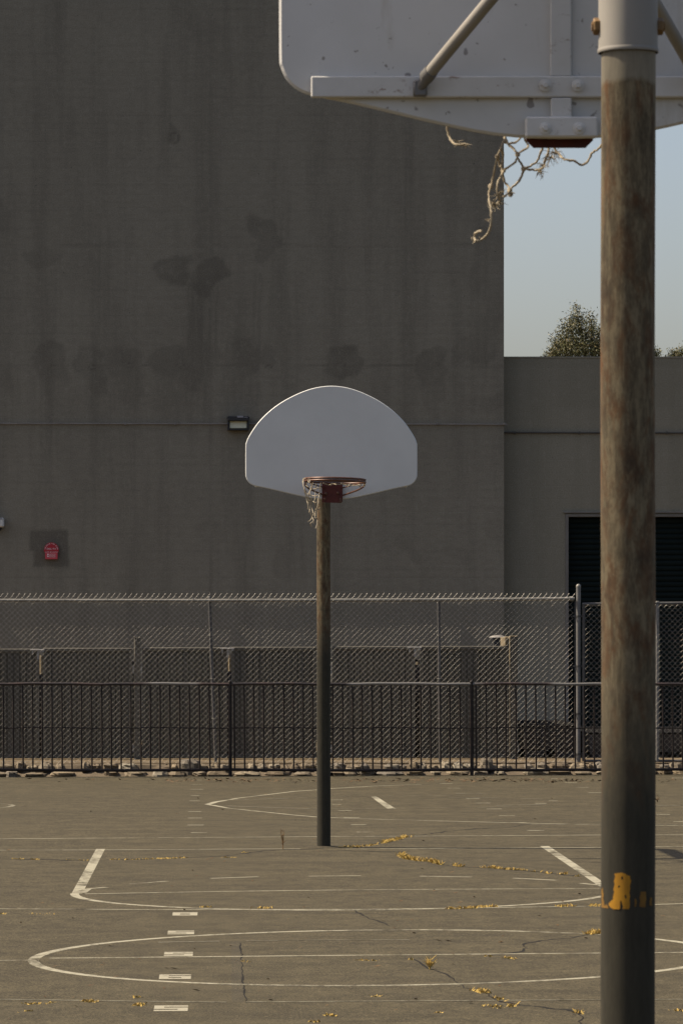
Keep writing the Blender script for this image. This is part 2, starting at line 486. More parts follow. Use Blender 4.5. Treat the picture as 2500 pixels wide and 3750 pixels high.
# free throw lane and circle of the facing basket
def lane(sign):
    pts = []
    for d in (34.22, 33, 32, 31, 30, 29, 28.5):
        x = AX + sign * 1.855; pts.append(Vector((x, d + .05 * sign * 1.8, S * x + lift)))
    return pts
ribbon(bold, lane(-1), .075); ribbon(bold, lane(1), .075)
arc(bold, AX, 28.5, 1.87, 180, 360, .062, lift + .0003, .05)
arc(bold, AX + .02, 22.95, 1.92, 0, 360, .062, lift, .10)
q = [(1358, 2919), (1378, 2918), (1449, 2963), (1417, 2963)]
a_, b_, c_, d_ = (G(x, y, lift + .0006) for x, y in q); bold.quad(d_, c_, b_, a_)
stroke(bold, [(759, 2947), (790, 2938), (820, 2933)], .07, lift + .0003)
stroke(bold, [(759, 2947), (790, 2952), (838, 2961)], .05, lift)
stroke(bold, [(-60, 2943), (10, 2944), (36, 2947), (50, 2951), (36, 2955), (10, 2958), (-60, 2959)], .05, lift)
tag(bold.build('court_lines', M['line'], origin=(0, 0, 0)), kind='structure')

thin = MB()
stroke(thin, [(-80, 3115), (360, 3114), (1020, 3110), (1100, 3110)], .05, lift + .0006)
stroke(thin, [(1265, 3111), (1780, 3107), (2203, 3105), (2580, 3101)], .05, lift + .0006)
stroke(thin, [(-80, 3074), (0, 3073), (1161, 3065), (2203, 3059), (2580, 3058)], .05, lift)
stroke(thin, [(311, 3275), (800, 3266), (1300, 3260), (1800, 3257), (2203, 3255)], .045, lift)
stroke(thin, [(-80, 3330), (0, 3330), (600, 3333), (1300, 3332), (1615, 3328), (2203, 3320), (2580, 3309)], .045, lift + .0009)
stroke(thin, [(-80, 3520), (105, 3518)], .05, lift + .0003)
stroke(thin, [(178, 3511), (1300, 3500), (2203, 3492), (2580, 3489)], .05, lift + .0003)
stroke(thin, [(820, 2933), (871, 2924), (1078, 2899), (1165, 2893), (1212, 2889), (1365, 2880), (1540, 2873)], .05, lift)
stroke(thin, [(838, 2961), (1078, 2986), (1161, 2993), (1310, 2999), (1664, 3009), (1950, 3016), (2203, 3022), (2580, 3025)], .05, lift)
for s_ in ([(477, 3239), (613, 3228)], [(771, 3218), (945, 3212)], [(1130, 3210), (1320, 3208)],
           [(1536, 3210), (1728, 3213)], [(1880, 3217), (2037, 3225)], [(2125, 3236), (2203, 3243)]):
    stroke(thin, s_, .05, lift)
stroke(thin, [(303, 3272), (323, 3257), (390, 3251)], .05, lift + .0011)
tag(thin.build('worn_court_lines', M['line_thin'], origin=(0, 0, 0)), kind='structure')

faint = MB()
for s_, w in (([(-80, 2851), (300, 2849), (1160, 2847)], .06), ([(-80, 3661), (0, 3662), (400, 3668), (828, 3673)], .04),
              ([(900, 3672), (1500, 3668), (2203, 3664), (2580, 3662)], .035), ([(580, 3453), (804, 3449)], .04),
              ([(900, 3448), (1160, 3445), (1500, 3444)], .03), ([(830, 2931), (1161, 2922), (1212, 2918), (1590, 2916), (1700, 2915)], .05),
              ([(830, 2953), (1161, 2964), (1360, 2962), (2203, 2953), (2560, 2950)], .05), ([(1215, 2846), (1800, 2845), (2203, 2842)], .05),
              ([(1900, 3021), (2203, 3019), (2560, 3020)], .04), ([(1640, 2922), (1820, 2923)], .05), ([(1906, 2925), (1985, 2928)], .05),
              ([(1812, 2951), (2000, 2947)], .05), ([(1668, 2907), (1790, 2907)], .05)):
    stroke(faint, s_, w, lift + .0013)
tag(faint.build('faint_court_lines', M['line_faint'], origin=(0, 0, 0)), kind='structure')

dash = MB()
k5 = [(838, 890, 131), (838, 890, 150), (840, 897, 171), (843, 880, 198), (835, 883, 222), (830, 888, 269), (830, 892, 298), (828, 900, 329), (843, 915, 363)]
k6 = [(463, 515, 130), (495, 550, 145), (530, 585, 166), (565, 605, 189), (610, 670, 212), (650, 718, 232), (700, 768, 258), (755, 825, 287), (805, 880, 318), (878, 955, 353),
      (15, 65, 218), (15, 60, 238), (45, 105, 265), (70, 140, 296), (102, 170, 327), (128, 202, 360), (985, 1040, 125), (1045, 1100, 142), (1095, 1150, 162),
      (1150, 1210, 186), (975, 1015, 222), (915, 965, 233), (1448, 1510, 282), (1525, 1590, 314), (1518, 1580, 121)]
for x0, x1, y in k5: stroke(dash, [(x0 / 1.206, 2750 + y / 1.206), (x1 / 1.206, 2750 + y / 1.206)], .075, lift + .0009)
for x0, x1, y in k6: stroke(dash, [(1200 + x0 / 1.206, 2750 + y / 1.206), (1200 + x1 / 1.206, 2750 + y / 1.206)], .075, lift + .0009)
tag(dash.build('dash_markings', M['line_thin'], origin=(0, 0, 0)), kind='structure')

# painted digits
def text_polys(s_, size=1.0, bold=0.0):
    cu = bpy.data.curves.new('glyphs', 'FONT'); cu.body = s_; cu.size = size; cu.resolution_u = 3; cu.offset = bold
    ob = bpy.data.objects.new('glyphs', cu); C.objects.link(ob)
    dg = bpy.context.evaluated_depsgraph_get()
    me = bpy.data.meshes.new_from_object(ob.evaluated_get(dg))
    vs = [v.co.copy() for v in me.vertices]; fs = [tuple(p.vertices) for p in me.polygons]
    bpy.data.objects.remove(ob); bpy.data.curves.remove(cu); bpy.data.meshes.remove(me)
    return vs, fs
dg_mb = MB()
SEG = {'5': 'TAMDB', '6': 'TAMDBC', '8': 'TAEMCDB'}
for ch, x0, x1, y in (('8', 632, 723, 3349), ('5', 614, 711, 3417), ('5', 601, 706, 3496), ('6', 583, 699, 3579), ('5', 564, 688, 3695)):
    p0 = G(x0, y, lift); w = (G(x1, y, lift) - p0).length; h_ = .29
    t_, v_ = .23, .30                     # stroke thickness as shares of height and width
    R4 = {'T': (0, 1, 1 - t_, 1), 'M': (0, 1, .5 - t_ / 2, .5 + t_ / 2), 'B': (0, 1, 0, t_), 'A': (0, v_, .5 + t_ / 2, 1 - t_), 'E': (1 - v_, 1, .5 + t_ / 2, 1 - t_), 'C': (0, v_, t_, .5 - t_ / 2), 'D': (1 - v_, 1, t_, .5 - t_ / 2)}
    for sg in SEG[ch]:
        a0, a1, b0, b1 = R4[sg]
        n_ = 6
        for q_ in range(n_):
            u0, u1 = a0 + (a1 - a0) * q_ / n_, a0 + (a1 - a0) * (q_ + 1) / n_
            dg_mb.quad(*[Vector((p0.x + u * w, p0.y + (v - .5) * h_, S * (p0.x + u * w) + lift + .0006)) for u, v in ((u0, b0), (u1, b0), (u1, b1), (u0, b1))])
tag(dg_mb.build('painted_digits', M['digit'], origin=(0, 0, 0)), kind='structure')

# seam repair patch
pt = MB()
a_, b_, c_, d_ = G(848, 3672, .0003), G(895, 3672, .0003), G(880, 3448, .0003), G(845, 3448, .0003)
pt.quad(a_, b_, c_, d_)
tag(pt.build('asphalt_patch', M['patch'], origin=(0, 0, 0)), kind='structure')

# cracks
def c6(l): return [(1200 + x / 1.206, 2750 + y / 1.206) for x, y in l]
def c5(l): return [(x / 1.206, 2750 + y / 1.206) for x, y in l]
CR = [c6([(115, 700), (130, 715), (170, 735), (215, 750), (275, 775)]),
      c6([(360, 918), (400, 930), (430, 955), (500, 980), (550, 1005), (575, 1030), (620, 1050), (700, 1075), (730, 1095), (790, 1115), (850, 1125), (940, 1135), (1050, 1145), (1100, 1160), (1125, 1175), (1105, 1190), (1120, 1215)]),
      c6([(700, 908), (745, 902), (800, 896), (865, 885), (870, 870), (862, 858), (890, 848), (940, 840), (1020, 832), (1110, 822), (1205, 806)]),
      c6([(90, 428), (200, 415), (280, 395), (380, 377), (450, 368), (530, 357), (660, 345), (800, 340), (900, 322)]),
      c5([(0, 478), (200, 481), (400, 485), (700, 478), (820, 473), (1000, 465), (1100, 450), (1250, 437), (1440, 433)]),
      c6([(330, 460), (500, 505), (690, 519), (900, 534), (1100, 556)]),
      c5([(1060, 850), (1068, 930), (1072, 1010), (1085, 1110)]),
      c6([(-20, 440), (120, 445), (320, 447)])]
cr = MB()
for l in CR:
    pts = [G(x, y, .0004) for x, y in l]; fine_pts = [pts[0]]
    for a, b in zip(pts, pts[1:]):
        n = max(2, int((b - a).length / .08))
        for i in range(1, n + 1):
            q = a.lerp(b, i / n); dn = (b - a).normalized(); q.x += rnd.gauss(0, .003 + .012 * abs(dn.x)); q.y += rnd.gauss(0, .03); q.z = S * q.x + .0004; fine_pts.append(q)
    # varying width, measured across the crack
    L = []; Rr = []; m_ = len(fine_pts)
    for i, p in enumerate(fine_pts):
        w = .014 + .024 * abs(math.sin(i * .37) * math.sin(i * .11 + 1))
        t_ = fine_pts[min(i + 1, m_ - 1)] - fine_pts[max(i - 1, 0)]; t_.z = 0; t_.normalize()
        if t_.x < 0: t_ = -t_
        w *= .16 + .84 * abs(t_.x)
        q = Vector((-t_.y, t_.x, 0)) * w; L.append(p + q); Rr.append(p - q)
    k = len(L); cr.add(L + Rr, [(i + k, i + 1 + k, i + 1, i) for i in range(k - 1)])
tag(cr.build('asphalt_cracks', M['crack'], origin=(0, 0, 0)), kind='structure')

# dry grass in the cracks
def blade(mb, p, h, lean, w):
    a = rnd.uniform(0, 2 * math.pi); dx, dy = math.cos(a), math.sin(a)
    tip = p + Vector((lean * rnd.gauss(0, 1), lean * rnd.gauss(0, 1), h))
    mid = p.lerp(tip, .55) + Vector((0, 0, h * .12))
    q = Vector((dx, dy, 0)) * w
    mb.add([p - q, p + q, mid + q * .8, tip, mid - q * .8], [(0, 1, 2, 3, 4)])
gs = MB()
GR = [(c6([(100, 428), (150, 424), (215, 415)]), 70, .035), (c6([(240, 410), (290, 398), (345, 382), (375, 380)]), 190, .05), (c6([(245, 402), (300, 395)]), 60, .04),
      (c6([(318, 462), (345, 478), (400, 487), (450, 490), (500, 504)]), 330, .06), (c6([(555, 508), (590, 514)]), 40, .045), (c6([(680, 518), (720, 518), (765, 523)]), 80, .04),
      (c6([(785, 524), (870, 529)]), 60, .03), (c6([(905, 535), (925, 537)]), 14, .03), (c6([(955, 542), (982, 543)]), 14, .03), (c6([(1018, 546), (1055, 546)]), 26, .035), (c6([(1090, 556), (1100, 556)]), 8, .03),
      (c6([(520, 699), (620, 697), (740, 690)]), 190, .028), (c6([(1010, 690), (1080, 688)]), 60, .028), (c6([(1160, 687), (1208, 688)]), 50, .03), (c6([(1148, 812), (1175, 808), (1208, 808)]), 110, .05),
      (c6([(645, 1062), (675, 1066), (700, 1072)]), 60, .035), (c6([(730, 1092), (780, 1107)]), 26, .025), (c6([(680, 1126), (770, 1136)]), 40, .02), (c6([(812, 1132), (826, 1130)]), 16, .03),
      (c6([(1095, 1158), (1118, 1160)]), 22, .03), (c6([(695, 910), (715, 910)]), 12, .02), (c6([(780, 917), (830, 920)]), 30, .018), (c6([(120, 926), (220, 928)]), 26, .018), (c6([(362, 922), (372, 926)]), 8, .03),
      (c6([(470, 1158), (490, 1158)]), 12, .015), (c6([(200, 1086), (225, 1087)]), 12, .015), (c6([(0, 1170), (40, 1171)]), 12, .012), (c6([(1530, 1150), (1560, 1150)]), 20, .02),
      (c5([(50, 478), (105, 480)]), 22, .018), (c5([(130, 480), (175, 482)]), 24, .02), (c5([(280, 483), (400, 485)]), 20, .015), (c5([(480, 482), (600, 481)]), 30, .018),
      (c5([(600, 481), (720, 478), (825, 474)]), 90, .022), (c5([(980, 472), (1050, 472)]), 22, .015), (c5([(1065, 450), (1095, 450)]), 12, .015), (c5([(890, 693), (930, 691)]), 26, .02),
      (c5([(1110, 696), (1205, 697)]), 24, .03), (c5([(115, 1119), (175, 1119)]), 34, .015), (c5([(205, 1116), (240, 1114)]), 16, .015), (c5([(360, 1110), (420, 1110)]), 50, .025),
      (c5([(585, 1091), (615, 1091)]), 22, .018), (c5([(595, 1126), (635, 1124)]), 44, .022), (c5([(1060, 931), (1095, 936)]), 12, .02), (c5([(1440, 1170), (1475, 1172)]), 22, .018), (c5([(1365, 1198), (1400, 1200)]), 22, .015),
      (c5([(1490, 428), (1560, 424)]), 40, .03), (c5([(110, 1152), (125, 1152)]), 10, .015), (c5([(0, 722), (10, 722)]), 8, .02), (c5([(120, 722), (250, 722)]), 14, .012)]
for l, n, h in GR:
    pts = [G(x, y, .002) for x, y in l]
    seg = [(b - a).length for a, b in zip(pts, pts[1:])]; tot = sum(seg)
    for _ in range(int(n * 1.1)):
        u = rnd.uniform(0, tot); i = 0
        while i < len(seg) - 1 and u > seg[i]: u -= seg[i]; i += 1
        p = pts[i].lerp(pts[i + 1], min(1, u / max(seg[i], 1e-6)))
        p = p + Vector((rnd.gauss(0, .012), rnd.gauss(0, .026), 0)); p.z = S * p.x
        h_ = h * .5
        blade(gs, p, h_ * rnd.uniform(.2, 1.3), h_ * .8, rnd.uniform(.0025, .006))
tag(gs.build('dry_grass', M['straw'], origin=(0, 0, 0)), label='yellow dry grass growing along the cracks in the asphalt', cat='grass', kind='stuff')

lt = MB()
for _ in range(420):
    y = rnd.choice([2858, 2860, 2862, 2866, 2858, 2861]) + rnd.gauss(0, 2.5)
    x = rnd.choice([rnd.uniform(1300, 2200), rnd.uniform(1300, 2200), rnd.uniform(600, 1200), rnd.uniform(0, 2500)])
    p = G(x, y, .01)
    a = rnd.uniform(0, 6.28); l = rnd.uniform(.012, .05); w = l * .35
    u = Vector((math.cos(a), math.sin(a), rnd.uniform(-.2, .4))) * l; v = Vector((-math.sin(a), math.cos(a), rnd.uniform(.1, .5))) * w
    lt.quad(p - u, p - v, p + u, p + v)
for _ in range(160):
    p = G(rnd.uniform(-50, 2550), rnd.uniform(2870, 3740), .006); a = rnd.uniform(0, 6.28); l = rnd.uniform(.008, .025)
    u = Vector((math.cos(a), math.sin(a), .2)) * l; v = Vector((-math.sin(a), math.cos(a), .3)) * l * .4
    lt.quad(p - u, p - v, p + u, p + v)
tag(lt.build('fallen_leaves', M['litter'], origin=(0, 0, 0)), label='scattered brown leaf litter on the asphalt near the fence', cat='leaves', kind='stuff')

def weed(name, px, py, hgt, n, matr, label, cat, spread):
    mb = MB(); b = G(px, py)
    for _ in range(n):
        a = rnd.uniform(0, 6.28); h = hgt * rnd.uniform(.45, 1.0); l = spread * rnd.uniform(.2, 1)
        pts = [b + Vector((math.cos(a) * l * t_ * t_, math.sin(a) * l * t_ * t_, h * t_)) for t_ in (0, .35, .7, 1)]
        mb.tube(pts, [.0035, .003, .0022, .001], 4)
        for _ in range(3):
            i = rnd.uniform(.3, .95); p = pts[0].lerp(pts[3], i); e = p + Vector((rnd.gauss(0, .018), rnd.gauss(0, .018), rnd.uniform(.0, .03)))
            mb.tube([p, e], [.0022, .0008], 3)
    tag(mb.build(name, matr, origin=b), label, cat)
weed('dry_weed', 1036, 3111, .165, 6, M['straw_brown'], 'thin brown dead weed standing in the asphalt left of the far pole', 'weed', .03)
weed('grass_tuft', 1573, 3551, .06, 14, M['straw'], 'small upright straw tuft in a crack near the front circle', 'grass tuft', .03)
weed('dry_twig', 2407, 2938, .07, 4, M['litter'], 'small dark twig lying just right of the near pole', 'twig', .06)

# ------------------------------------------------------------------ tall building
DB = 62.0
KB = F / DB
def bx(px): return (px - VX) / KB
def bz(py): return H - (py - VY) / KB
XR = bx(1844.5)
tb = empty('warehouse', (XR - 6, DB + 6, 0), 'tall windowless warehouse with a water stained grey stucco wall', 'building')

STAINS = [(628, 995, 62, 60, .9), (745, 1010, 60, 80, .95), (950, 850, 45, 60, .75), (930, 905, 35, 45, .45), (950, 830, 20, 30, .5),
          (195, 1330, 60, 90, .75), (345, 1340, 60, 75, .7), (470, 1345, 60, 70, .65), (640, 1335, 85, 60, .8), (730, 1330, 60, 70, .6), (890, 1330, 60, 80, .75), (985, 1320, 45, 50, .55),
          (1243, 1330, 68, 68, .95), (1580, 1350, 75, 75, .8), (1735, 1290, 60, 60, .6), (190, 1430, 50, 90, .4), (470, 1430, 40, 90, .45), (640, 1450, 80, 110, .35), (1590, 1440, 30, 80, .45),
          (0, 780, 30, 60, .6), (150, 925, 70, 30, .5), (1780, 880, 60, 70, .45), (1790, 1040, 55, 140, .4), (1750, 1200, 50, 60, .45), (1790, 1470, 90, 30, .45), (10, 1390, 30, 30, .4),
          (760, 100, 60, 60, .35), (320, 1000, 90, 90, .2), (870, 1330, 30, 110, .3), (1495, 2020, 30, 35, .4), (1690, 2040, 55, 40, .35), (1020, 2060, 40, 40, .3), (760, 1965, 40, 40, .3),
          (1815, 1930, 30, 40, .3), (640, 510, 22, 30, .7), (300, 1600, 90, 200, .22), (1080, 2060, 90, 60, .2), (150, 380, 80, 60, .15), (1300, 250, 120, 120, .12)]
def stain_tall(X, Z):
    px = X * KB + VX; py = VY - (Z - H) * KB
    wx = (fbm(X, Z, .45, 3, 5) - .5) * 130; wy = (fbm(X + 40, Z, .45, 9, 5) - .5) * 130
    s = np.zeros_like(X)
    for cx, cy, rx, ry, a in STAINS:
        r = np.sqrt(((px + wx - cx) / rx) ** 2 + ((py + wy - cy) / ry) ** 2)
        body = np.clip((1.12 - r) / .28, 0, 1); edge = np.exp(-((r - .98) / .1) ** 2) * .25
        s = np.maximum(s, a * (body * (.25 + .95 * fbm(X, Z, .28, 21 + int(cx) % 7, 5)) + edge * body))
    for cx, cy, rx, ry in ((197, 1350, 20, 12), (345, 1346, 20, 9), (480, 1342, 13, 11), (1247, 1333, 18, 12), (872, 1342, 26, 7), (668, 1340, 26, 6), (985, 1346, 14, 8), (1590, 1336, 20, 9), (640, 505, 20, 20), (190, 1528, 10, 14)):
        rr_ = np.sqrt(((px + wx * .12 - cx) / rx) ** 2 + ((py + wy * .12 - cy) / ry) ** 2)
        s = np.maximum(s, 1.25 * np.exp(-((rr_ - .85) / .22) ** 2) * (.4 + fbm(X, Z, .1, 17)))
    # drips under the two big patches and under the seam
    for (x0, x1, y0, y1, n, a) in ((680, 800, 1040, 1420, 16, .55), (560, 760, 1380, 1560, 10, .4), (930, 960, 1000, 1340, 3, .4), (120, 260, 1400, 1760, 7, .3), (400, 520, 1400, 1560, 6, .3), (840, 960, 1400, 1500, 5, .3)):
        rr = np.random.RandomState(int(x0))
        for k in range(n):
            cx = rr.uniform(x0, x1); e = rr.uniform(.55, 1.0); w = rr.uniform(3.0, 5.5)
            wob = (vnoise(Z * 0 + k * 3.1, Z, .5, 5) - .5) * 12
            line = np.exp(-((px - cx - wob) / w) ** 2) * ((py > y0) & (py < y0 + (y1 - y0) * e))
            s = np.maximum(s, a * line)
    # long vertical run at x=773 and horizontal cold joints
    s = np.maximum(s, .9 * np.exp(-((px - 772) / 4.5) ** 2) * (py > 300) * fbm(X, Z, .8, 31))
    s = np.maximum(s, .3 * np.exp(-((px - 760) / 55) ** 2) * (py < 560) * (fbm(X, Z, .5, 8)))
    for jy, a, w in ((894, .55, 3.5), (1339, .75, 4.0), (480, .25, 3.5), (30, .3, 4), (1120, .12, 3), (1700, .15, 4)):
        wob = (vnoise(X, Z * 0 + jy, .25, 12) - .5) * 10
        s = np.maximum(s, a * np.exp(-((py - jy - wob) / w) ** 2) * np.clip(fbm(X, Z * 0, .9, 40 + jy) * 2.2 - .5, 0, 1))
    # course lines
    for jy in range(-60, 2200, 32):
        s = np.maximum(s, .34 * np.exp(-((py - jy) / 3.4) ** 2) * np.clip(fbm(X, Z * 0 + jy, .7, 60) * 2 - .7, 0, 1))
    # repainted rectangle behind the alarm bell
    def rect(x0, x1, y0, y1, a):
        jx = (fbm(X, Z, .12, 77) - .5) * 8
        return a * np.clip((px + jx - x0) / 6, 0, 1) * np.clip((x1 - px + jx) / 6, 0, 1) * np.clip((py - y0 + jx) / 6, 0, 1) * np.clip((y1 - py + jx) / 6, 0, 1)
    s = np.maximum(s, rect(105, 252, 1938, 2020, 1.05)); s = np.maximum(s, rect(118, 256, 2000, 2080, 1.05))
    s = s + .45 * np.clip((py + wy * .5 - 2150) / 90, 0, 1)  # wall darker towards the bottom
    # grime by the corner
    s = s + .22 * np.clip((px - 1640) / 260, 0, 1) * fbm(X, Z, .6, 55) * (py < 1500)
    s = s + .35 * np.clip((fbm(X, Z * .35, 1.1, 90) - .5) * 2.4, 0, 1) * .5
    return s
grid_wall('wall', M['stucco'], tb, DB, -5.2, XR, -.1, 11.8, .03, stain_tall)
b = MB()
x0, x1, y0, y1, z1 = -5.2, XR, DB, DB + 14, 11.8
b.quad((x1, y0, -.1), (x1, y1, -.1), (x1, y1, z1), (x1, y0, z1)); b.quad((x0, y1, -.1), (x0, y0, -.1), (x0, y0, z1), (x0, y1, z1)); b.quad((x1, y1, -.1), (x0, y1, -.1), (x0, y1, z1), (x1, y1, z1))
b.build('side_wall', M['stucco'], tb)
b = MB(); b.box(((x0 + x1) / 2, (y0 + y1) / 2, z1 + .06), (x1 - x0 + .1, y1 - y0 + .1, .12)); b.build('roof', M['roof'], tb)

# conduit on the tall wall, lamp, alarm bell, camera
cd = MB(); r_ = .011
cd.tube([(bx(-260), DB - .03, bz(1551)), (bx(900), DB - .03, bz(1552.5)), (bx(1856), DB - .03, bz(1554.5))], r_, 10)
o = cd.build('conduit_pipe', M['conduit'], smooth=True)
tag(o, 'thin grey conduit running along the tall stained wall behind the lamp', 'conduit')
for px in (-40, 458, 640, 1010, 1600, 1846):
    q = MB(); q.box((bx(px), DB - .025, bz(1552.5)), (.035, .048, .034), None, .005); q.build('clamp', M['conduit'], o)

wl = empty('wall_light', P(872, 1578, DB), 'black floodlight with a cream lens fixed to the stained wall', 'wall light')
q = MB(); cx = bx(872)
q.box((cx, DB - .10, bz(1535)), (.325, .20, .075), None, .012)
q.box((cx - .149, DB - .085, bz(1560)), (.024, .16, .13), None, .004); q.box((cx + .149, DB - .085, bz(1560)), (.024, .16, .13), None, .004)
q.box((cx, DB - .08, bz(1574)), (.32, .15, .024), None, .004); q.box((cx, DB - .025, bz(1555)), (.29, .046, .15))
for sx in (-1, 1): q.box((cx + sx * .165, DB - .1, bz(1531)), (.012, .03, .03)); q.box((cx + sx * .16, DB - .09, bz(1570)), (.012, .03, .02))
q.build('housing', M['lampblack'], wl)
q = MB(); q.box((cx, DB - .10, bz(1555.5)), (.262, .06, .126), Matrix.Rotation(R(-8), 3, 'X'), .006); q.build('lens', M['lens'], wl)
q = MB(); q.box((cx + .03, DB - .2015, bz(1528)), (.092, .004, .028)); q.box((cx + .115, DB - .2015, bz(1530)), (.06, .004, .008)); q.build('sticker', M['sticker'], wl)

ab = empty('alarm_bell_sign', P(188.5, 2049, DB), 'round topped red fire alarm sign reading DIAL 911 on the wall', 'sign')
q = MB(); ccx, ccz, rr_ = bx(188.5), bz(2014), 27 / KB
outl = []
for i in range(25):
    a = R(-18 + 216 * i / 24); outl.append((rr_ * math.cos(a), rr_ * math.sin(a)))
outl += [(-.86 * rr_, -.33 * rr_), (-.84 * rr_, -1.27 * rr_), (.84 * rr_, -1.27 * rr_), (.86 * rr_, -.33 * rr_)]
q.prism(outl, (ccx, DB - .055, ccz), .053); q.build('sign_face', M['signred'], ab)
q = MB(); q.box((ccx, DB - .057, ccz - .80 * rr_), (1.66 * rr_, .005, .9 * rr_)); low = q.build('lower_panel', M['signpink'], ab)
def put_text(mb, s_, cx, cz, width, height, y):
    vs, fs = text_polys(s_)
    xs = [v.x for v in vs]; zs = [v.y for v in vs]
    sx = width / (max(xs) - min(xs)); sz = height / (max(zs) - min(zs)); mx = (max(xs) + min(xs)) / 2; mz = (max(zs) + min(zs)) / 2
    mb.add([Vector((cx + (v.x - mx) * sx, y, cz + (v.y - mz) * sz)) for v in vs], fs)
tx = MB(); ty = DB - .0625
word = 'SPRINKLER FIRE ALARM'
for i, ch in enumerate(word):
    if ch == ' ': continue
    a = R(172 - 164 * i / (len(word) - 1)); vs, fs = text_polys(ch, .21 * rr_ * 1.1)
    mx = (max(v.x for v in vs) + min(v.x for v in vs)) / 2
    rot = a - math.pi / 2; pr = .77 * rr_
    tx.add([Vector((ccx + pr * math.cos(a) + (v.x - mx) * math.cos(rot) - v.y * math.sin(rot), ty + .003, ccz + pr * math.sin(a) + (v.x - mx) * math.sin(rot) + v.y * math.cos(rot))) for v in vs], fs)
put_text(tx, 'DIAL 911', ccx, ccz + .14 * rr_, 1.2 * rr_, .26 * rr_, ty + .003)
tx.build('lettering', M['signwhite'], ab); tx = MB()
put_text(tx, 'WHEN BELL RINGS', ccx, ccz - .30 * rr_, 1.72 * rr_, .13 * rr_, ty)
for i in range(4): tx.box((ccx + .12 * rr_, ty, ccz - (.58 + .13 * i) * rr_), (.9 * rr_, .002, .035 * rr_))
tx.box((ccx - .46 * rr_, ty, ccz - .62 * rr_), (.2 * rr_, .002, .2 * rr_)); tx.box((ccx - .46 * rr_, ty, ccz - .88 * rr_), (.2 * rr_, .002, .16 * rr_))
tx.build('lettering', M['signwhite'], low)

sc = empty('security_camera', P(0, 1945, DB), 'white security camera on the wall at the left edge', 'camera')
q = MB(); q.box((bx(-8), DB - .09, bz(1914)), (.20, .17, .145), None, .02); q.build('housing', M['camwhite'], sc)
q = MB(); q.lathe([(.05, 0), (.05, -.02), (.04, -.045), (.02, -.06), (.003, -.064)], (bx(-4), DB - .1, bz(1914) - .0725), 16); q.build('lens_dome', M['camdark'], sc, smooth=True)
q = MB(); q.box((bx(-8), DB - .177, bz(1900)), (.15, .003, .03)); q.build('label_strip', M['sticker'], sc)

# ------------------------------------------------------------------ low building
DL = 62.3; KL = F / DL
def lx(px): return (px - VX) / KL
def lz(py): return H - (py - VY) / KL
lb = empty('low_building', (9, DL + 4, 0), 'lower plain stucco building with a dark roller door behind the near pole', 'building')
def stain_low(X, Z):
    px = X * KL + VX; py = VY - (Z - H) * KL
    s = .25 * fbm(X, Z, .9, 15)
    def rect(x0, x1, y0, y1, a): return a * np.clip((px - x0) / 4, 0, 1) * np.clip((x1 - px) / 4, 0, 1) * np.clip((py - y0) / 4, 0, 1) * np.clip((y1 - py) / 4, 0, 1)
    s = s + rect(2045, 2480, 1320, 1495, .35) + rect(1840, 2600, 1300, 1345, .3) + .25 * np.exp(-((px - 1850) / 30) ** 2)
    return s
ZT, XJ, ZJ = lz(1311), lx(2069), lz(1881)
X0, X1 = XR - .6, 14.0
grid_wall('wall', M['stucco_low'], lb, DL, X0, XJ, -.1, ZT, .08, stain_low)
XD = lx(2700)
grid_wall('wall', M['stucco_low'], lb, DL, XJ, XD, ZJ, ZT, .08, stain_low)
grid_wall('wall', M['stucco_low'], lb, DL, XD, X1, -.1, ZT, .2, stain_low)
b = MB()
b.quad((X1, DL, -.1), (X1, DL + 9, -.1), (X1, DL + 9, ZT), (X1, DL, ZT)); b.quad((X0, DL + 9, -.1), (X0, DL, -.1), (X0, DL, ZT), (X0, DL + 9, ZT)); b.quad((X1, DL + 9, -.1), (X0, DL + 9, -.1), (X0, DL + 9, ZT), (X1, DL + 9, ZT))
b.build('side_wall', M['stucco_low'], lb)
b = MB(); b.box(((X0 + X1) / 2, DL + 4.5, ZT - .20), (X1 - X0 - .02, 8.9, .08)); b.build('roof', M['roof'], lb)
b = MB(); b.box(((X0 + X1) / 2, DL + .06, ZT + .012), (X1 - X0, .14, .024), None, .004); b.build('coping', M['stucco_low'], lb)
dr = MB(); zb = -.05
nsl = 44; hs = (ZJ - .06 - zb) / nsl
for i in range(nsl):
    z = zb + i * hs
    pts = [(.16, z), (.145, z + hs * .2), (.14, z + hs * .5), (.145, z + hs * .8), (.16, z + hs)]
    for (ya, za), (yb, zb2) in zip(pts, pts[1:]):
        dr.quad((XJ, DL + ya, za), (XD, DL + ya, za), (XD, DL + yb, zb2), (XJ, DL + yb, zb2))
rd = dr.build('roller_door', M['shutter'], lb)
fr = MB()
jw = lx(2081) - XJ
fr.box((XJ + jw / 2, DL + .07, (ZJ + zb) / 2), (jw, .17, ZJ - zb), None, .006)
fr.box(((XJ + XD) / 2, DL + .07, ZJ - .025), (XD - XJ, .165, .05), None, .006)
fr.box(((XJ + XD) / 2, DL - .015, ZJ + .02), (XD - XJ + .06, .05, .022), None, .004)
fr.build('door_frame', M['jamb'], lb)
cd = MB(); cd.tube([(XR + .02, DL - .03, lz(1584)), (lx(2200), DL - .03, lz(1585)), (lx(2700), DL - .03, lz(1586))], .013, 10)
o = cd.build('conduit_pipe', M['conduit_shaded'], smooth=True)
tag(o, 'conduit darkened for shade crossing the lower building above its roller door', 'conduit')
for px in (1884, 2120, 2440):
    q = MB(); q.box((lx(px), DL - .025, lz(1585)), (.035, .048, .04), None, .005); q.build('clamp', M['conduit_shaded'], o)

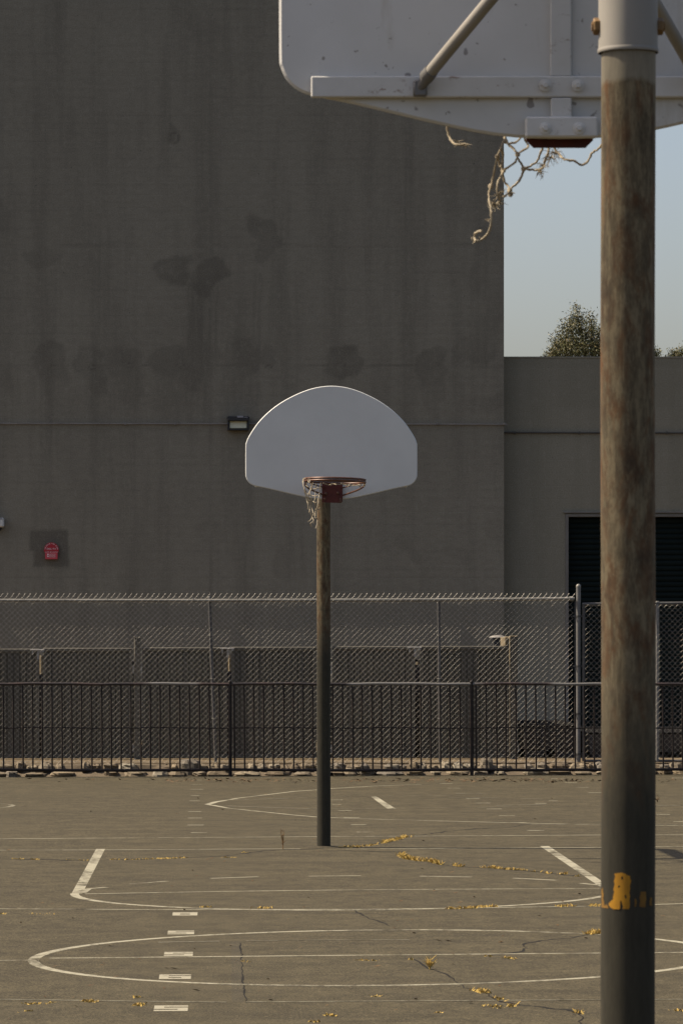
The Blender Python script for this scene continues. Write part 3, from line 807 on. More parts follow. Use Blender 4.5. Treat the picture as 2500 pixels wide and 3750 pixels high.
# ------------------------------------------------------------------ dirt bed, rubble kerb
BED = .13
bd = MB(); bd.quad((-9, 51.25, BED), (14, 51.25, BED + .03), (14, 61.98, BED + .03), (-9, 61.98, BED))
tag(bd.build('dirt_ground', M['dirt'], origin=(0, 55, 0)), kind='structure')

kb = empty('stone_kerb', (0, 51.0, 0), 'low kerb of cream fieldstones set in mortar under the black fence', 'stone kerb')
q = MB()
n = 120
for i in range(n):
    xa, xb = -9 + 23 * i / n, -9 + 23 * (i + 1) / n
    ja = .02 * math.sin(i * 1.7) + .012 * math.sin(i * .61); jb = .02 * math.sin((i + 1) * 1.7) + .012 * math.sin((i + 1) * .61)
    za, zb_ = S * xa, S * xb
    P0 = [(xa, 50.80 + ja, za - .01), (xb, 50.80 + jb, zb_ - .01)]; P1 = [(xa, 51.0 + ja, za + .05), (xb, 51.0 + jb, zb_ + .05)]
    P2 = [(xa, 51.08, BED - .005 + ja * .3), (xb, 51.08, BED - .005 + jb * .3)]; P3 = [(xa, 51.4, BED + .012), (xb, 51.4, BED + .012)]
    for A, B in ((P0, P1), (P1, P2), (P2, P3)): q.quad(A[0], A[1], B[1], B[0])
q.build('mortar', M['mortar'], kb)
def rock(mb, c, sx, sy, sz, seed):
    rr = random.Random(seed); n, k = 14, 8
    ph = [rr.uniform(0, 6.28) for _ in range(6)]
    vs = []
    for j in range(k + 1):
        th = math.pi * j / k
        for i in range(n):
            a = 2 * math.pi * i / n
            x, y, z = math.sin(th) * math.cos(a), math.sin(th) * math.sin(a), math.cos(th)
            # squarish boulder with flattened facets
            e = .78
            x, y, z = (math.copysign(abs(v) ** e, v) for v in (x, y, z))
            w = 1 + .10 * math.sin(3 * a + ph[0]) + .09 * math.sin(2 * th * 2 + ph[1]) + .07 * math.sin(5 * a + 3 * th + ph[2]) + rr.uniform(-.10, .10)
            vs.append(Vector(c) + Vector((x * sx * w, y * sy * w, z * sz * w)))
    fs = []
    for j in range(k):
        for i in range(n):
            a = j * n + i; b = j * n + (i + 1) % n
            fs.append((a, a + n, b + n, b))
    mb.add(vs, fs)
st = MB(); sd = 100
x = -4.6
while x < 9.2:
    w = rnd.uniform(.12, .36); sd += 1
    if rnd.random() < .8: rock(st, (x + w / 2, 50.90 + rnd.uniform(-.03, .04), S * x + .02), w / 2 * 1.02, .13, rnd.uniform(.03, .062), sd)
    x += w + rnd.uniform(-.02, .09)
x = -4.6
while x < 9.2:
    w = rnd.uniform(.09, .26); sd += 1
    if rnd.random() < .9: rock(st, (x + w / 2, 51.07 + rnd.uniform(-.02, .04), .092 + rnd.uniform(-.015, .012)), w / 2 * 1.04, .12, rnd.uniform(.045, .07), sd)
    x += w + rnd.uniform(-.02, .03)
k_ = F / 50.95
for (xa, xb, yt, yb) in ((663, 732, 2781, 2845), (1757, 1806, 2779, 2826), (628, 650, 2800, 2818)):
    rock(st, ((xa + xb) / 2 / k_ - VX / k_, 50.97, H - ((yt + yb) / 2 - VY) / k_), (xb - xa) / 2 / k_, .11, (yb - yt) / 2 / k_, int(xa))
st.build('stones', M['stone'], kb, smooth=False)

# ------------------------------------------------------------------ black picket fence
DP = 50.7; KP = F / DP
def fx(px): return (px - VX) / KP
def fz(py): return H - (py - VY) / KP
pf = empty('picket_fence', (2.2, DP, 0), 'low black steel picket fence along the back of the court', 'fence')
posts = [-42 - 0, 842, 1726, 2612]
q = MB(); n = 60
def rail_line(py, a=.0, xs=(-160, 2700)):
    return [(fx(xs[0] + (xs[1] - xs[0]) * i / n), DP, fz(py + a * math.sin(i * .7) + a * .6 * math.sin(i * 1.9))) for i in range(n + 1)]
q.tube(rail_line(2505.5, .9), .0185, 12); q.build('top_rail', M['rail'], pf, smooth=True)
q = MB()
q.tube([(x_, y_, z_) for x_, y_, z_ in rail_line(2666.5, 1.2)], .0085, 6); q.build('middle_rail', M['black'], pf, smooth=True)
for a, b_ in zip([-160] + posts, posts + [2700]):
    q = MB(); pts = []
    for i in range(25):
        t_ = i / 24; px = a + (b_ - a) * t_
        py = 2819 + 3 * math.sin(math.pi * t_) + (-3.5 * math.exp(-((t_ - .985) / .012) ** 2))
        if px > 2000: py -= 2
        pts.append((fx(px), DP, fz(py)))
    q.tube(pts, .019, 10); q.build('bottom_rail', M['black'], pf, smooth=True)
for px in posts:
    q = MB(); x_ = fx(px)
    q.tube([(x_ + .004, DP, S * x_ - .02), (x_, DP, fz(2506)), (x_ - .001, DP, fz(2498))], .0225, 14)
    q.lathe([(.0225, 0), (.024, .004), (.020, .012), (.010, .019), (.001, .021)], (x_ - .001, DP, fz(2498)), 14)
    for s_ in (-1, 1): q.tube([(x_, DP, fz(2822)), (x_ + s_ * .03, DP, fz(2819)), (x_ + s_ * .055, DP, fz(2822))], .012, 8)
    q.build('post', M['black'], pf, smooth=True)
px = -150 + 13.5
while px < 2690:
    if min(abs(px - p_) for p_ in posts) > 14:
        ln = rnd.gauss(2.0, 1.0)
        q = MB(); q.tube([(fx(px), DP, fz(2508)), (fx(px + ln), DP, fz(2818))], .0105, 8); q.build('picket', M['black'], pf, smooth=True)
        px += 35.8 + rnd.gauss(0, .6)
    else:
        px += 6

# ------------------------------------------------------------------ chain link fence and gate
DC = 51.6; KC = F / DC
def cxx(px): return (px - VX) / KC
def czz(py): return H - (py - VY) / KC
def weave(x0, x1, z0, z1, d, barb=True, r=.00125, seed=1):
    """real woven wire: every wire is an upright zigzag hooked into its neighbours"""
    rr = random.Random(seed); mb = MB(); w = .0353; n = int((x1 - x0) / w)
    for i in range(n):
        xa = x0 + i * w
        pts = []; z = z1; k = 0
        flip = i % 2
        off = w if flip else 0
        levels = int((z1 - z0) / w)
        bx_, by_ = rr.gauss(0, .0012), rr.gauss(0, .002)
        for j in range(levels + 1):
            z = z1 - j * w
            side = (j + flip) % 2          # 0: right end, 1: left end
            bulge = .0025 * math.sin(xa * 1.3 + z * 2.1) + .0015 * math.sin(xa * 5.7)
            pts.append(Vector((xa + (w if side == 0 else 0) + bx_, d + bulge + by_ + (-.0025 if side == 0 else .0025), z)))
        mb.tube(pts, r, 4, caps=True)
        if barb and flip == 0:
            p = pts[0]
            mb.tube([p, p + Vector((.013, -.003, .02)), p + Vector((.026, -.002, .036))], [r * 1.5, r * 1.5, r * .8], 4)
    return mb
cl = empty('chain_link_fence', (1.5, DC, BED), 'tall galvanised chain link fence with open twisted wire ends along its top', 'fence')
weave(cxx(-130), cxx(2103), .115, czz(2183), DC).build('wire_mesh', M['wire'], cl)
q = MB(); q.tube([(cxx(-140), DC + .028, czz(2199)), (cxx(760), DC + .028, czz(2199.5)), (cxx(1600), DC + .028, czz(2197)), (cxx(2082), DC + .028, czz(2193))], .0205, 12)
q.build('top_rail', M['galv'], cl, smooth=True)
q = MB(); q.lathe([(.026, -.012), (.03, -.012), (.03, .03), (.022, .034), (.022, .05)], (cxx(2088), DC + .028, czz(2193)), 12, Matrix.Rotation(R(90), 3, 'Y')); q.build('rail_end_cup', M['galv'], cl, smooth=True)
for px in (86, 235, 392, 555, 705, 868, 1028, 1170, 1330, 1474, 1740, 1874, 1977):
    tie = MB(); z = czz(2198); x_ = cxx(px)
    tie.torus((x_, DC + .026, z), .024, .003, 14, 5, Matrix.Rotation(R(90), 3, 'Y'))
    tie.tube([(x_, DC - .0, z + .02), (x_ - .008, DC - .006, z + .036)], .0028, 4)
    tie.build('tie_wire', M['galv'], cl)
for (xt, xb) in ((-66, -50), (767, 791), (1607, 1613)):
    q = MB(); y = DC + .062
    q.tube([(cxx(xb), y, BED - .05), (cxx(xt + (xb - xt) * .3), y, 1.45), (cxx(xt), y, czz(2189))], .0195, 12)
    q.lathe([(.0215, -.03), (.022, .0), (.018, .012), (.008, .02), (.001, .022)], (cxx(xt), y, czz(2189)), 12)
    o = q.build('post', M['galv_dull'], cl, smooth=True)
    for z in (.7, 1.2, 1.75, 2.05):
        q = MB(); q.torus((cxx(xt + (xb - xt) * (1 - z / 2.2)), y - .014, z), .033, .0026, 14, 5)
        q.build('tie_wire', M['galv'], o)
q = MB(); q.tube([(cxx(-130), DC - .006, .155), (cxx(500), DC - .004, .15), (cxx(2100), DC - .006, .15)], .0026, 5); q.build('tension_wire', M['wire'], cl)

gp = empty('gate_post', (cxx(2118), DC + .05, BED), 'grey steel gate post with a domed cap at the end of the chain link', 'post')
q = MB(); x_ = cxx(2118.5); y = DC + .05
q.tube([(x_, y, BED - .05), (x_, y, czz(2146))], .0285, 18); q.build('shaft', M['galv_post'], gp, smooth=True)
q = MB(); q.lathe([(.031, 0), (.0315, .02), (.030, .026), (.022, .038), (.010, .045), (.001, .047)], (x_, y, czz(2152)), 18); q.build('cap', M['galv'], gp, smooth=True)
for z in (1.98, 1.35, .75, .24):
    q = MB(); q.lathe([(.0285, 0), (.034, 0), (.034, .018), (.0285, .018)], (x_, y, z), 18); q.box((x_ - .05, y - .01, z + .009), (.05, .012, .02)); q.box((x_ + .045, y - .01, z + .009), (.04, .012, .02)); q.build('band', M['galv_dull'], gp, smooth=True)
q = MB(); q.box((cxx(2105), DC, 1.15), (.012, .006, 2.05)); q.build('tension_bar', M['galv_dull'], cl)

gt = empty('chain_link_gate', (cxx(2400), DC + .02, BED), 'chain link gate with a pipe frame behind the near pole', 'gate')
xa, xm, xe = cxx(2137), cxx(2407), cxx(2720); zt_, zb_ = czz(2213), .16
q = MB(); q.tube([(xa, DC + .03, zb_), (xa, DC + .03, zt_)], .019, 12); q.build('upright', M['galv_dull'], gt, smooth=True)
q = MB(); q.tube([(xm, DC + .03, zb_ - .02), (xm, DC + .03, zt_)], .0235, 14); q.build('upright', M['galv_post'], gt, smooth=True)
q = MB(); q.tube([(xe, DC + .03, zb_), (xe, DC + .03, zt_)], .019, 12); q.build('upright', M['galv_dull'], gt, smooth=True)
q = MB(); q.tube([(xa - .015, DC + .03, zt_), (xe, DC + .03, zt_ + .02)], .0205, 12); q.build('top_rail', M['galv_dull'], gt, smooth=True)
q = MB(); q.tube([(xa, DC + .03, zb_), (xe, DC + .03, zb_)], .019, 12); q.build('bottom_rail', M['galv_dull'], gt, smooth=True)
weave(xa + .02, xe, .17, zt_ - .005, DC + .002, barb=False, seed=5).build('wire_mesh', M['wire'], gt)
q = MB(); q.box((xm, DC + .03, zt_ + .025), (.04, .04, .03), None, .006); q.build('cap', M['galv'], gt)

# ------------------------------------------------------------------ beige corrugated gates
DG = 53.0; KG = F / DG
def gx(px): return (px - VX) / KG
def gz(py): return H - (py - VY) / KG
def leaf(px0, px1, py_top, label, name='corrugated_gate', latch=None):
    x0, x1, zt, zb = gx(px0), gx(px1), gz(py_top), gz(2777)
    root = empty(name, ((x0 + x1) / 2, DG, zb), label, 'gate', 'beige corrugated gates behind the chain link')
    f = MB(); fw = .045
    f.box(((x0 + x1) / 2, DG, zt - .024), (x1 - x0, .045, .048), None, .010)
    f.box(((x0 + x1) / 2, DG, zb + .024), (x1 - x0, .045, .048), None, .004)
    f.box((x0 + fw / 2, DG, (zt + zb) / 2), (fw, .044, zt - zb - .098), None, .004); f.box((x1 - fw / 2, DG, (zt + zb) / 2), (fw, .044, zt - zb - .098), None, .004)
    f.build('frame', M['panel_frame'], root)
    s_ = MB(); xs = x0 + fw; k = 0; prof = []
    while xs < x1 - fw - .09:
        prof += [(xs, 0), (xs + .062, 0), (xs + .066, .014), (xs + .078, .014), (xs + .082, 0)]; xs += .0825
    prof.append((x1 - fw, 0))
    for (xa, ya), (xb, yb) in zip(prof, prof[1:]):
        if xb - xa < 1e-6: continue
        s_.quad((xa, DG + ya, zb + .05), (xb, DG + yb, zb + .05), (xb, DG + yb, zt - .05), (xa, DG + ya, zt - .05))
    s_.build('sheet', M['panel'], root)
    if latch:
        l0, l1 = gx(latch[0]), gx(latch[1]); z = gz(py_top + 5); q = MB()
        q.tube([(l0, DG - .04, z), (l1, DG - .04, z)], .012, 8); q.box((l0 + .03, DG - .036, z - .03), (.02, .02, .06)); q.box(((l0 + l1) / 2 + .01, DG - .036, z - .06), (.026, .02, .12)); q.box((l1 - .02, DG - .036, z - .015), (.03, .03, .03))
        q.build('latch', M['latch'], root)
    return root
leaf(-170, 144, 2376, 'corrugated beige gate leaf at the left edge, left of the first latch', latch=(111, 163))
leaf(157, 486, 2373, 'corrugated beige gate leaf between the first latch and the hollow post')
leaf(520, 832, 2371, 'corrugated beige gate leaf right of the hollow post behind the leaning fence post', latch=(805, 857))
leaf(847, 1158, 2369, 'corrugated beige gate leaf just left of the far basketball pole')
leaf(1217, 1520, 2367, 'corrugated beige gate leaf just right of the far basketball pole', latch=(1490, 1542))
leaf(1536, 1862, 2366, 'corrugated beige gate leaf ending at the tan timber block')
def gpost(px0, px1, py, label, lit=False):
    x0, x1, zt = gx(px0), gx(px1), gz(py)
    r0 = empty('gate_pillar', ((x0 + x1) / 2, DG, BED), label, 'post', 'square posts between the beige gates')
    q = MB(); w = x1 - x0; zc = (zt + BED - .05) / 2; hh = zt - BED + .05
    q.box(((x0 + x1) / 2, DG, zc), (w, .09, hh), None, .0125); q.build('shaft', M['panel_frame'], r0)
    if lit:  # added timber strip and paler cap stand for the sunlit edges
        q = MB(); q.box((x0 - .004, DG - .047, zc), (.014, .014, hh - .01), Matrix.Rotation(R(45), 3, 'Z'), .002); q.build('sunlit_edge_strip', M['wood'], r0)
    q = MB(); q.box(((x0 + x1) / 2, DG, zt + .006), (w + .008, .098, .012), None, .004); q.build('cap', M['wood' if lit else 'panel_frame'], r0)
    for s_, x_ in ((-1, x0), (1, x1)):
        for z in (.28, 1.3):
            q = MB(); q.tube([(x_ + s_ * .009, DG - .035, z - .05), (x_ + s_ * .009, DG - .035, z + .05)], .009, 8); q.build('hinge', M['latch'], r0)
gpost(491, 515, 2337, 'hollow square post rising between the two left beige gates')
gpost(1165, 1210, 2340, 'square post hidden behind the far basketball pole')
gpost(1866, 1894, 2332, 'square post with an added tan strip for its sunlit left edge at the right end of the beige gates', True)
def sun_strip(px, y0, y1, w, ang, label):  # added strip, turned to the sun to give a lit slit in the gap
    q = MB(); z0, z1 = gz(y1), gz(y0)
    q.box((gx(px), DG + .02, (z0 + z1) / 2), (w, .018, z1 - z0), Matrix.Rotation(R(ang), 3, 'Z'), .003)
    tag(q.build('sun_catch_strip', M['wood'], origin=(gx(px), DG + .02, z0)), label, 'strip')
sun_strip(151, 2400, 2470, .05, -52, 'tan timber stake added to catch sun in the gap under the leftmost gate latch')
sun_strip(841, 2400, 2460, .045, -52, 'tan timber stake added to catch sun in the gate gap left of the far pole')
sun_strip(1529, 2425, 2436, .045, -52, 'short tan timber stake added to catch sun in the gate gap right of the far pole')
q = MB(); x_ = gx(1845); q.box((x_, DG + .01, gz(2350)), (.085, .05, .115), Matrix.Rotation(R(-42), 3, 'Z'), .004); q.box((x_ + .06, DG + .02, gz(2336)), (.10, .05, .028), Matrix.Rotation(R(-42), 3, 'Z'), .004)
tag(q.build('timber_block', M['wood']), 'tan timber block on top of the rightmost beige gate', 'timber block')
ub = empty('utility_box', P(1821, 2370, 56.0), 'dark utility box with a domed grey cover behind the right gate', 'box')
q = MB(); k6_ = F / 56.; q.box(((1821 - VX) / k6_, 56.0, H - (2375 - VY) / k6_), (.12, .10, .30), None, .01); q.build('case', M['bin'], ub)
q = MB(); q.lathe([(.115, 0), (.118, .008), (.10, .024), (.06, .036), (.01, .04)], ((1821 - VX) / k6_, 56.0, H - (2337 - VY) / k6_), 20); q.build('cover', M['conduit'], ub, smooth=True)
q = MB(); q.tube([((1821 - VX) / k6_, 56.0, BED), ((1821 - VX) / k6_, 56.0, H - (2410 - VY) / k6_)], .03, 10); q.build('pole', M['bin'], ub)

def skip(px0, px1, y0, y1, zt, zb, label, k=F / 53.3):
    x0, x1 = (px0 - VX) / k, (px1 - VX) / k
    root = empty('waste_bin', ((x0 + x1) / 2, (y0 + y1) / 2, BED), label, 'waste bin', 'dark waste bins behind the fence and gates')
    q = MB()
    vs = [(x0 + .02, y0 + .06, zb), (x1 - .02, y0 + .06, zb), (x1 - .02, y1 - .06, zb), (x0 + .02, y1 - .06, zb), (x0, y0, zt), (x1, y0, zt), (x1, y1, zt), (x0, y1, zt)]
    q.add(vs, [(0, 1, 5, 4), (1, 2, 6, 5), (2, 3, 7, 6), (3, 0, 4, 7), (3, 2, 1, 0)])
    m_ = max(3, int((x1 - x0) / .4))
    for i in range(m_ + 1): q.box((x0 + .05 + (x1 - x0 - .1) * i / m_, y0 + .03, (zt + zb) / 2), (.03, .06, zt - zb - .02), None, .004)
    q.build('body', M['bin'], root)
    q = MB(); q.box(((x0 + x1) / 2, (y0 + y1) / 2, zt + .015), (x1 - x0 + .03, y1 - y0 + .03, .028), None, .008); q.build('lid', M['lid'], root)
    for sx in (x0 + .18, x1 - .18):
        for y in (y0 + .16, y1 - .16):
            q = MB(); q.box((sx, y, (zb + BED) / 2 - .005), (.24, .12, zb - BED + .01), None, .003); q.build('skid', M['lampblack'], root)
    return root
skip(-150, 478, 53.5, 56.5, 1.36, .20, 'dark waste bin added for gap shade behind the two gate leaves left of the hollow post')  # the three bins behind the gates are added to darken their gaps
skip(528, 1150, 53.5, 56.5, 1.36, .20, 'dark waste bin added for gap shade behind the gate leaf with the leaning fence post in front')
skip(1222, 1856, 53.5, 56.8, 1.40, .20, 'dark waste bin added for gap shade behind the gate leaves right of the far pole')
skip(1908, 2122, 53.3, 56.2, H - (2664 - VY) / (F / 53.3), .26, 'low dark ribbed waste bin between the last beige gate and the gate post')
skip(2150, 2740, 53.3, 56.2, H - (2690 - VY) / (F / 53.3), .22, 'low dark waste bin added to darken the ground behind the chain link gate and the near pole')  # added dark bin stands in for shade on the ground here

# ------------------------------------------------------------------ trees behind
def tree(name, label, px, base_d, clumps, nleaf, seed):
    rr = random.Random(seed); K = F / base_d
    X = lambda p: (p - VX) / K
    Zf = lambda p: H - (p - VY) / K
    root = empty(name, (X(px), base_d, 0), label, 'tree', 'trees behind the low building')
    tr = MB(); top = Zf(min(c[1] for c in clumps))
    trunk = [Vector((X(px) + .12 * math.sin(i * 1.1), base_d + .1 * math.cos(i), top * .92 * i / 7 - .05)) for i in range(8)]
    tr.tube(trunk, [.20 - .023 * i for i in range(8)], 10)
    lv = MB()
    for (cx, cy, rx, ry, dy, w) in clumps:
        c = Vector((X(cx), base_d + dy, Zf(cy))); sx, sz = rx / K, ry / K
        zb_ = max(1.5, c.z - 1.6); i = min(6, int(zb_ / (top * .92) * 7)); a = trunk[i]
        mid = a.lerp(c, .5) + Vector((0, 0, -.15))
        tr.tube([a, mid, c], [.06, .035, .012], 6)
        n = int(nleaf * w)
        # leaf sprays: each small twig carries a few drooping leaves
        for _ in range(n // 6):
            u = Vector((rr.gauss(0, 1), rr.gauss(0, 1), rr.gauss(0, 1))).normalized() * rr.uniform(.35, 1.08) ** .6
            p = c + Vector((u.x * sx, u.y * (sx + sz) / 2, u.z * sz))
            for _ in range(6):
                q0 = p + Vector((rr.gauss(0, .07), rr.gauss(0, .07), rr.gauss(0, .07)))
                d_ = Vector((rr.gauss(0, .6), rr.gauss(0, .6), rr.uniform(-1.1, .5))).normalized() * rr.uniform(.045, .09)
                s_ = d_.cross(Vector((rr.gauss(0, 1), rr.gauss(0, 1), rr.gauss(0, 1)))).normalized() * rr.uniform(.008, .013)
                lv.add([q0, q0 + d_ * .45 + s_, q0 + d_, q0 + d_ * .45 - s_], [(0, 1, 2, 3)])
    tr.build('trunk', M['bark'], root, smooth=True)
    lv.build('crown', M['leaf'], root)
CL = [(2112, 1146, 18, 30, 0, .32), (2084, 1188, 26, 34, -.1, .5), (2126, 1190, 24, 36, .1, .5), (2062, 1232, 28, 34, .2, .5), (2108, 1236, 40, 38, 0, .9), (2166, 1166, 12, 24, .2, .24), (2160, 1212, 20, 32, -.2, .42),
      (2190, 1235, 36, 40, .4, 1.0), (2050, 1265, 36, 28, 0, .8), (2100, 1280, 60, 36, -.3, 1.5), (2026, 1292, 24, 18, .1, .35), (2160, 1285, 60, 40, -.2, 1.5), (2002, 1308, 14, 10, .1, .1), (2060, 1312, 50, 30, 0, 1.0),
      (2230, 1270, 60, 50, .1, 1.4), (2280, 1240, 50, 60, .2, 1.3), (2250, 1200, 40, 40, .3, .9), (2330, 1290, 50, 40, .1, 1.0), (2376, 1303, 34, 26, 0, .7), (2120, 1345, 90, 50, 0, 1.0), (2240, 1345, 100, 50, 0, 1.0), (2020, 1350, 40, 40, 0, .4),
      (2395, 1295, 14, 16, 0, .25)]
tree('eucalyptus_tree', 'tall olive green tree rising behind the low building left of the near pole', 2180, 95.0, CL, 1050, 3)
CL2 = [(2480, 1300, 26, 16, 0, .6), (2515, 1292, 30, 22, 0, .8), (2465, 1316, 34, 16, 0, .5), (2545, 1300, 34, 28, .1, .8), (2510, 1325, 70, 30, 0, 1.0)]
tree('eucalyptus_tree', 'small treetop just showing over the low building at the right edge', 2525, 95.0, CL2, 850, 9)

# ------------------------------------------------------------------ basketball hoops
FAN = [(0, 0), (.16, .009), (.32, .041), (.5, .084), (.60, .104), (.64, .118), (.668, .142), (.684, .175), (.688, .21), (.688, .42), (.683, .455), (.665, .50), (.61, .587), (.553, .655), (.48, .722), (.402, .778), (.32, .824), (.226, .866), (.12, .898), (0, .911)]
FAN_OUT = FAN + [(-x, z) for x, z in FAN[-2:0:-1]]

def smooth_path(pts, n=6):
    """Catmull-Rom through the points"""
    pts = [Vector(p) for p in pts]; out = []
    for i in range(len(pts) - 1):
        p0, p1, p2, p3 = pts[max(i - 1, 0)], pts[i], pts[i + 1], pts[min(i + 2, len(pts) - 1)]
        for k in range(n):
            t_ = k / n
            out.append(.5 * ((2 * p1) + (p2 - p0) * t_ + (2 * p0 - 5 * p1 + 4 * p2 - p3) * t_ * t_ + (3 * p1 - p0 - 3 * p2 + p3) * t_ ** 3))
    out.append(pts[-1]); return out

def smooth_fan():
    out = []; n = len(FAN_OUT); cut = {(6, 7), (9, 10)}
    for i in range(n):
        p0, p1, p2, p3 = (FAN_OUT[(i + k - 1) % n] for k in range(4))
        for k in range(3):
            u = k / 3
            out.append(tuple(.5 * (2 * b + (c - a) * u + (2 * a - 5 * b + 4 * c - d) * u * u + (3 * b - a - 3 * c + d) * u ** 3) for a, b, c, d in zip(p0, p1, p2, p3)))
    return out

def cords(mb, lines, r, frays=()):
    for l in lines:
        path = smooth_path(l, 5)
        path = [p + Vector((rnd.gauss(0, r * .22), rnd.gauss(0, r * .3), rnd.gauss(0, r * .22))) for p in path]
        mb.tube(path, [r * rnd.uniform(.8, 1.2) for _ in path], 6)
    for (c, n, size) in frays:
        for _ in range(n):
            a = Vector((rnd.gauss(0, 1), rnd.gauss(0, 1), rnd.gauss(-.4, .8))).normalized() * size * rnd.uniform(.3, 1)
            b_ = Vector(c) + a * .5 + Vector((rnd.gauss(0, size * .15), 0, rnd.gauss(0, size * .15)))
            mb.tube([Vector(c), b_, Vector(c) + a], [r * .35, r * .28, r * .12], 3)

def bolt(root, c, ny, m, r=.014):
    """hex bolt head on a washer, its axis along y"""
    q = MB(); rot = Matrix.Rotation(R(90 * ny), 3, 'X')
    q.lathe([(r * 1.55, 0), (r * 1.55, .003), (r * 1.45, .0035)], c, 20, rot)
    o = q.build('bolt', m, root, smooth=True)
    q = MB(); q.lathe([(r * .82, .004), (r * .82, .011), (r * .7, .0125)], c, 6, rot); q.build('nut', m, o)

def make_hoop(label, xp, dp, xb, dbd, zbot, sgn, rim_c, rim_z, front, near):
    """sgn = +1 when the board stands beyond its pole (seen from behind), -1 when it faces the viewer"""
    root = empty('basketball_hoop', (xp, dp, S * xp), label, 'basketball hoop', 'basketball hoops at the two ends of the court')
    pm = M['pole_near'] if near else M['pole_far']
    rp = .0572
    zs = zbot + (.013 if near else .2); armz = zbot + .52
    q = MB()
    ztop = zs + .10
    zl = [S * xp - .05 + (ztop - S * xp + .05) * i / 24 for i in range(25)]
    q.tube([(xp + (.001 * math.sin(i * .6)), dp, z) for i, z in enumerate(zl)], rp, 40)
    q.build('pole', pm, root, smooth=True)
    q = MB(); q.lathe([(.20, -.012), (.13, .004), (.085, .010), (rp, .014)], (xp, dp, S * xp), 28); q.build('footing', M['patch'], root)
    # sleeve that bends over towards the board
    q = MB(); pts = [(xp, dp, zs), (xp, dp, zs + .004), (xp, dp, zs + .2)]
    rb = armz - zs - .2
    for i in range(1, 11):
        a = R(90 * i / 10)
        pts.append((xp + (xb - xp) * .3 * (1 - math.cos(a)), dp + sgn * rb * (1 - math.cos(a)), zs + .2 + rb * math.sin(a)))
    pts.append((xb, dbd - sgn * .06, armz))
    q.tube(pts, [.0625] * len(pts), 36); q.build('arm', M['sleeve'], root, smooth=True)
    q = MB(); q.lathe([(.0635, 0), (.0645, .002), (.0645, .006), (.0635, .009)], (xp, dp, zs), 36); q.build('collar', M['sleeve'], root, smooth=True)
    zc = H + (VY - 95) / 1737 if near else zs + .055
    for s_ in (-1, 1):
        q = MB(); q.lathe([(.0185, 0), (.0185, .011), (.016, .014)], (xp + s_ * .060, dp, zc), 6, Matrix.Rotation(R(90 * s_), 3, 'Y')); q.lathe([(.010, .0), (.010, .017)], (xp + s_ * .060, dp, zc), 10, Matrix.Rotation(R(90 * s_), 3, 'Y')); q.build('bolt', M['brass'], root)
    # board: a cast fan with a lip round its back
    th = .022
    yf = dbd
    q = MB(); q.bevelled(smooth_fan(), (xb, dbd - th / 2, zbot), th, .0055)
    bo = q.build('backboard', M['board_back'] if near else M['white'], root)
    yb_ = dbd - sgn * th / 2                 # back face of the board (towards the pole)
    # angle iron across the back
    q = MB(); zl0, zl1 = zbot + .098, zbot + .150; yy = yb_ - sgn * .004
    q.box((xb, yb_ - sgn * .0105, (zl0 + zl1) / 2), (1.222, .02, zl1 - zl0), None, .003)
    q.build('cross_beam', M['white_steel'], root)
    # upright strap and rim mount block
    q = MB(); q.box((xb, yb_ - sgn * .0065, zbot + .50), (.051, .012, .698), None, .002); q.box((xb, yb_ - sgn * .012, zbot + .072), (.050, .022, .048), None, .002); q.build('upright_strap', M['white_steel'], root)
    q = MB(); q.box((xb, yb_ - sgn * .018, zbot + .024), (.176, .036, .05), None, .004); q.build('mount_block', M['white_steel'], root)
    for s_ in (-1, 1):
        bolt(root, (xb + s_ * .040, yb_ - sgn * .0275, zbot + .126), sgn, M['white_steel'], .0095)
        bolt(root, (xb + s_ * .041 + .001, yb_ - sgn * .036, zbot + .020), sgn, M['white_steel'], .0095)
    # two pipe braces from the arm down to the cross beam
    for s_ in (-1, 1):
        q = MB(); e = Vector((xb + s_ * .325, yb_ - sgn * .055, zbot + .150)); a = Vector((xb + (.012 if near else 0), dbd - sgn * .58, armz + .0))
        q.tube([a, a.lerp(e, .5), e], .0155, 14)
        o = q.build('brace', M['sleeve'], root, smooth=True)
        q = MB(); f = Vector((xb + s_ * .345, yb_ - sgn * .030, zbot + .118)); dirn = (e - a).normalized()
        q.tube([e - dirn * .012, e + dirn * .012, e.lerp(f, .5), f], [.018, .019, .014, .012], 12); q.box(f, (.034, .022, .04), None, .004); q.build('brace_foot', M['galv_post'], o, smooth=True)
    # rim on the playing side
    yr = dbd + sgn * th / 2
    rimr = .2385; rc = Vector((rim_c, yr + sgn * (.15 + rimr), rim_z))
    rot = Matrix.Rotation(R(1.3), 3, 'Y') @ Matrix.Rotation(R(1.0 * sgn), 3, 'X')
    rm = MB()
    rm.torus(rc + Vector((0, 0, .009)), rimr, .0085, 64, 10, rot); rm.torus(rc - Vector((0, 0, .0085)), rimr, .0085, 64, 10, rot)
    rim = rm.build('rim', M['rim'], root, smooth=True)
    pl = MB()
    pz0, pz1 = zbot - .026 if not near else zbot - .020, rim_z - .005
    if near:
        w2 = .078
        pl.prism([(-w2 + .014, 0), (w2 - .014, 0), (w2 + .004, .018), (w2 + .004, pz1 - pz0), (-w2 - .004, pz1 - pz0), (-w2 - .004, .018)], (rim_c, yr + .002, pz0), .010)
    else:
        w2 = .083
        pl.prism([(-w2 + .008, 0), (w2 - .012, -.004), (w2, .006), (w2, pz1 - pz0), (-w2, pz1 - pz0), (-w2, .008)], (rim_c - .012, yr - .022, pz0), .008)
        pl.box((rim_c - .012, yr - .011, (pz0 + pz1) / 2 + .02), (.12, .02, pz1 - pz0 - .06))
    plo = pl.build('rim_plate', M['redplate'] if near else M['plate'], root)
